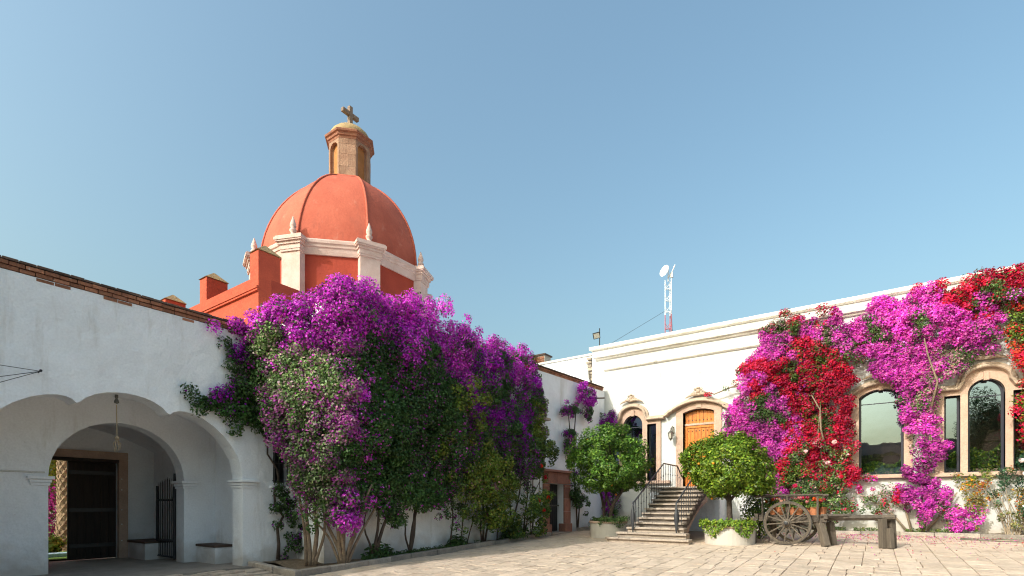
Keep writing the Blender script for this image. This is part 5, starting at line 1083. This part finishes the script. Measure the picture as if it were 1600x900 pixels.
# ------------------------------------------------------------------ wooden cart with flower pots
def build_cart():
    x0, y0 = -2.13, 17.47; z0 = zg(x0, y0) + .01; rz = R(-5)
    Cx = thing('wooden_cart', 'old weathered two-wheeled wooden cart propped on posts, pots along its bed', 'cart', (x0, y0, z0), rz)
    def wheel(yy, zc):
        wl = MB().lathe([(.07, -.2), (.095, -.15), (.10, -.05), (.12, -.03), (.12, .05), (.09, .08), (.085, .14), (.05, .16)], n=14)
        M = Matrix.Translation((0, yy, zc)) @ Matrix.Rotation(R(90), 4, 'X'); W = wl.xf(M).build('wheel', MT['post'], Cx)
        rim = MB(); n = 48; vs = []; fs = []
        for i in range(n):
            a = 2 * math.pi * i / n
            for rr, hh in ((.575, -.035), (.65, -.035), (.65, .035), (.575, .035)): vs.append((rr * math.cos(a), rr * math.sin(a), hh))
        for i in range(n):
            for j in range(4): fs.append((i * 4 + j, i * 4 + (j + 1) % 4, ((i + 1) % n) * 4 + (j + 1) % 4, ((i + 1) % n) * 4 + j))
        rim.add(vs, fs).xf(M).build('felloe', MT['post'], W)
        ty = MB(); vs = []
        for i in range(n):
            a = 2 * math.pi * i / n
            for rr, hh in ((.651, -.03), (.662, -.03), (.662, .03), (.651, .03)): vs.append((rr * math.cos(a), rr * math.sin(a), hh))
        ty.add(vs, fs).xf(M).build('tyre', MT['iron'], W)
        for i in range(14):
            a = 2 * math.pi * i / 14 + .1; MB().tube([(.09 * math.cos(a), .09 * math.sin(a), 0), (.3 * math.cos(a), .3 * math.sin(a), 0), (.58 * math.cos(a), .58 * math.sin(a), 0)], [.028, .022, .02], 7).xf(M).build('spoke', MT['post'], W)
        MB().lathe([(.055, .161), (.06, .19), (.03, .2)], n=10).xf(M).build('hub_cap', MT['iron'], W)
    wheel(0, .665); wheel(1.15, .665)
    def Q(mb, name, m='cart', **k): return mb.build(name, MT[m], Cx, **k)
    Q(MB().tube([(0, .14, .665), (0, 1.05, .665)], .055, 8), 'axle')
    for yy in (.2, .93): Q(MB().box((-.85, yy, .70), (1.0, yy + .1, .86), .01), 'side_beam')
    for i in range(7): Q(MB().box((-.83 + i * .245, .17, .865), (-.60 + i * .245, 1.06, .895), .006), 'bed_plank')
    Q(MB().box((-.95, .12, .8), (-.86, 1.1, .93), .01), 'end_beam'); Q(MB().box((.93, .12, .8), (1.03, 1.1, .93), .01), 'end_beam')
    for yy in (.12, 1.06):
        for xx in (-.72, -.02, .78): Q(MB().tube([(xx, yy, .72), (xx, yy, 1.47)], .03, 6), 'stake')
        Q(MB().bar((-.95, yy, 1.48), (.92, yy, 1.50), .05), 'top_rail')
    Q(MB().bar((-.72, .12, 1.46), (-.72, 1.06, 1.46), .04), 'cross_rail')
    Q(MB().bar((.2, .40, .80), (2.6, .47, .86), .11), 'shaft'); Q(MB().bar((.2, .80, .80), (2.57, .62, .86), .11), 'shaft')
    Q(MB().box((2.3, .4, .83), (2.6, .72, .93), .01), 'yoke_block')
    Q(MB().bar((.85, .18, .88), (1.55, .45, .9), .08), 'brace')
    for (a, b, wd) in (((-.98, .08, 0), (-.98, .08, .82), .15), ((-.62, .95, .0), (-.62, .95, .7), .16), ((.98, .2, 0), (.80, .28, .72), .19), ((1.08, .75, 0), (1.0, .72, .7), .17), ((2.33, .42, 0), (2.3, .42, .82), .17), ((2.5, .38, 0), (2.47, .40, .56), .13), ((2.5, .72, .0), (2.48, .68, .78), .17)):
        Q(MB().tube([a, tuple((p * .5 + q * .5 + .006) for p, q in zip(a, b)), b], [wd * .7, wd * .69, wd * .66], 4), 'prop_post', 'post', bevel=.01)
    Mw = Matrix.Translation((x0, y0, z0)) @ Matrix.Rotation(rz, 4, 'Z')
    pots = [(-.55, .7, [(.6, .06, .03), (.7, .2, .03)], 'orange-red'), (-.28, .45, [(.72, .35, .25), (.7, .45, .35)], 'peach'), (.02, .75, YELG, 'few'), (.22, .5, [(.72, .22, .26), (.7, .3, .3)], 'salmon pink'), (.42, .72, RED, 'crimson'), (.62, .5, [(.7, .13, .02), (.65, .08, .03)], 'orange'), (.80, .75, RED, 'dark red')]
    for i, (px, py, pal, nm) in enumerate(pots):
        wp = Mw @ Vector((px, py, .9)); lab = {'few': 'terracotta pot of plain green foliage standing on the cart'}.get(nm, f'terracotta pot of {nm} geraniums standing on the cart')
        p = thing('flower_pot', lab, 'flower pot', tuple(wp), group='geranium pots on the wooden cart'); r = np.random.default_rng(400 + i)
        MB().lathe([(.085, 0), (.12, .2), (.135, .2), (.14, .25), (.125, .25), (.11, .2)], n=18).build('pot', MT['terracotta'], p, smooth=False)
        k = 210; d = r.normal(size=(k, 3)); d[:, 2] = abs(d[:, 2]); d /= np.linalg.norm(d, axis=1, keepdims=True)
        leaf_mesh('foliage', LEAF, d * r.random((k, 1)) ** .5 * np.array([.2, .2, .26]) + [0, 0, .24], d + [0, 0, .4], r.uniform(.05, .1, k), pick(GREEN + YELG, k, r), p, .85)
        if nm != 'few':
            for j in range(5):
                c = np.array([r.normal() * .11, r.normal() * .11, .44 + r.uniform(-.06, .1)]); m = 22; d = r.normal(size=(m, 3)); d /= np.linalg.norm(d, axis=1, keepdims=True)
                leaf_mesh('flower_head', PETAL, c + d * .045, d, np.full(m, .05), pick(pal, m, r, .1), p, .9, kind=None)
    h = tag(MB().tube([(x, y, zg(x, y) + .025) for x, y in [(5.0, 20.7), (3.9, 20.75), (2.7, 20.9), (2.2, 21.1), (2.25, 21.35), (2.8, 21.4), (3.8, 21.45), (5.0, 21.6)]], .014, 6).build('garden_hose', MT['hose'], smooth=True), 'thin dark garden hose looped on the paving near the right edge', 'hose')
build_cart()
# ------------------------------------------------------------------ garden seen through the gatehouse
def garden():
    g = MB().add([(-60, -40, .03), (-17.9, -40, .03), (-17.9, 40, .03), (-60, 40, .03)], [(0, 1, 2, 3)]).build('lawn', MT['lawn'], kind='structure')
    k = tag(MB().box((-18.9, 1, .0), (-18.6, 6.5, .14), .02).build('low_curb', MT['bluecurb']), 'pale blue curb beyond the garden door', 'curb')
    p = thing('palm_tree', 'palm with a diamond-barked trunk seen through the garden doorway', 'palm tree', (-21.0, 5.25, .03))
    MB().lathe([(.30, 0), (.22, .5), (.19, 2), (.19, 3.4), (.24, 3.7)], n=14).build('trunk', MT['palm'], p)
    n = 0
    me = MB().add([(-.08, 0, 0), (.08, 0, 0), (.03, .02, .16), (-.03, .02, .16), (0, .045, .09)], [(0, 1, 4), (1, 2, 4), (2, 3, 4), (3, 0, 4), (3, 2, 1, 0)]).mesh('bark_scale', MT['palm'])
    for i in range(26):
        for j in range(8):
            a = (j + .5 * (i % 2)) * math.pi / 4; z = .1 + i * .135; rad = .19 + .08 * max(0, 1 - z)
            o = link('bark_scale', me, p, (rad * math.cos(a), rad * math.sin(a), z)); o.rotation_euler = (0, 0, a - math.pi / 2)
    rr = np.random.default_rng(8)
    for i in range(16):
        a = i * .3927 + rr.normal() * .1; el = rr.uniform(-.2, 1.0); L_ = 1.7; pts = []; C = []; N = []
        for j in range(12):
            t = j / 11; r_ = L_ * t * math.cos(el * (1 - t)); z = 3.7 + L_ * t * math.sin(el) - .9 * t * t; pts.append((r_ * math.cos(a), r_ * math.sin(a), z))
            for s in (-1, 1):
                for q in range(3): C.append((pts[-1][0] - s * math.sin(a) * (.1 + .08 * q), pts[-1][1] + s * math.cos(a) * (.1 + .08 * q), z - .04 * q)); N.append((rr.normal() * .3, rr.normal() * .3, 1))
        MB().tube(pts, [.025 - .0018 * j for j in range(12)], 5).build('frond_rib', MT['hose'], p); leaf_mesh('frond', LEAF, np.array(C), np.array(N), np.full(len(C), .26), pick(GREEN, len(C), rr), p, .2)
    for i, (nm, lab, cat, x, y, z, ax, ay, az, pal, fp, pr) in enumerate((('bougainvillea', 'pink bougainvillea bush beside the palm, seen through the garden doorway', 'bougainvillea', -22.3, 4.75, 0, .75, 1.1, 1.25, GREEN, PNK, .75), ('tree', 'bright green leafy tree beyond the garden doorway', 'tree', -27, 4.6, 1.2, 2.0, 3.0, 2.2, CITR, RED, 0), ('hedge_plant', 'light green low plants on the lawn beyond the garden doorway', 'plant', -20.2, 4.55, 0, .4, .5, .3, YELG, RED, 0))):
        t = thing(nm, lab, cat, (x, y, .03)); r = np.random.default_rng(500 + i); k = int(5200 * ax * ay); k = min(k, 16000)
        d = r.normal(size=(k, 3)); d /= np.linalg.norm(d, axis=1, keepdims=True); nz = Noise(i, 3, 10, 2)(d * 2); C = d * ((r.random(k) ** .35) * (1 + .15 * nz))[:, None] * [ax, ay, az] + [0, 0, z + az * .9]
        f = r.random(k) < pr; leaf_mesh('foliage', LEAF, C[~f], (d + r.normal(size=(k, 3)) * .5 + [0, 0, .3])[~f], r.uniform(.08, .16, (~f).sum()), pick(pal, (~f).sum(), r), t, .6)
        if pr: leaf_mesh('flowers', PETAL, C[f], (d + r.normal(size=(k, 3)) * .5)[f], r.uniform(.06, .1, f.sum()), pick(fp, f.sum(), r), t, .85)
        MB().tube([(0, 0, -.1), (.05, 0, (z + az) * .5), (-.05, .05, z + az)], [.06 + z * .05, .05 + z * .03, .02], 7).build('trunk', MT['bark'], t, smooth=True)
garden()
# ------------------------------------------------------------------ what the windows mirror: the side of the court behind the camera
def opposite_side():
    b = thing('opposite_wing', 'long white wing across the courtyard with ivy hanging from its parapet', 'building', (0, -10, -.1))
    MB().box((-14, -6, 0), (26, 0, 4.9)).build('wall', MT['plaster'], b); MB().box((-14, -6, 4.902), (26, -.3, 7.1)).build('upper_wall', MT['greypaint'], b)
    for i in range(8): MB().box((-11 + i * 4.4, -.02, .1), (-9.8 + i * 4.4, .03, 2.5)).build('door', MT['wood_frame'], b)
    r = np.random.default_rng(77); k = 26000; x = r.uniform(-14, 26, k); n_ = Noise(5, 1, 12, 1.2)(x[:, None]); z = 5.9 - r.random(k) * (1.3 + .6 * n_); P = np.column_stack([x, r.uniform(.0, .55, k), z])
    iv = thing('ivy', 'band of green ivy hanging along the opposite parapet', 'ivy', (0, -10, -.1)); leaf_mesh('foliage', LEAF, P, r.normal(size=(k, 3)) * .6 + [0, .8, .4], r.uniform(.12, .26, k), pick(CITR + GREEN, k, r), iv, .7)
    MB().tube([(-14, .1, 5.1), (0, .12, 5.2), (26, .1, 5.1)], .03, 6).build('stem', MT['bark_dark'], iv)
    t = thing('tree', 'tall dark tree with reddish foliage across the courtyard, mirrored in the arched window', 'tree', (7.4, -8, -.1)); k = 22000; d = r.normal(size=(k, 3)); d /= np.linalg.norm(d, axis=1, keepdims=True); nz = Noise(6, 3, 12, 2.2)(d * 1.5)
    C = d * ((r.random(k) ** .4) * (1 + .2 * nz))[:, None] * [1.7, 1.7, 3.3] + [0, 0, 6.6]; cold = C[:, 0] > .4
    tint = pick(DEEP + GREEN, k, r); tint[cold] = pick([(.3, .03, .03), (.2, .05, .03), (.06, .08, .03)], cold.sum(), r)
    leaf_mesh('crown', LEAF, C, d + r.normal(size=(k, 3)) * .5, r.uniform(.1, .2, k), tint, t, .6)
    MB().tube([(0, 0, 0), (.1, 0, 2.5), (0, .1, 5.5)], [.22, .17, .08], 8).build('trunk', MT['bark_dark'], t, smooth=True)
opposite_side()
inside_planters()
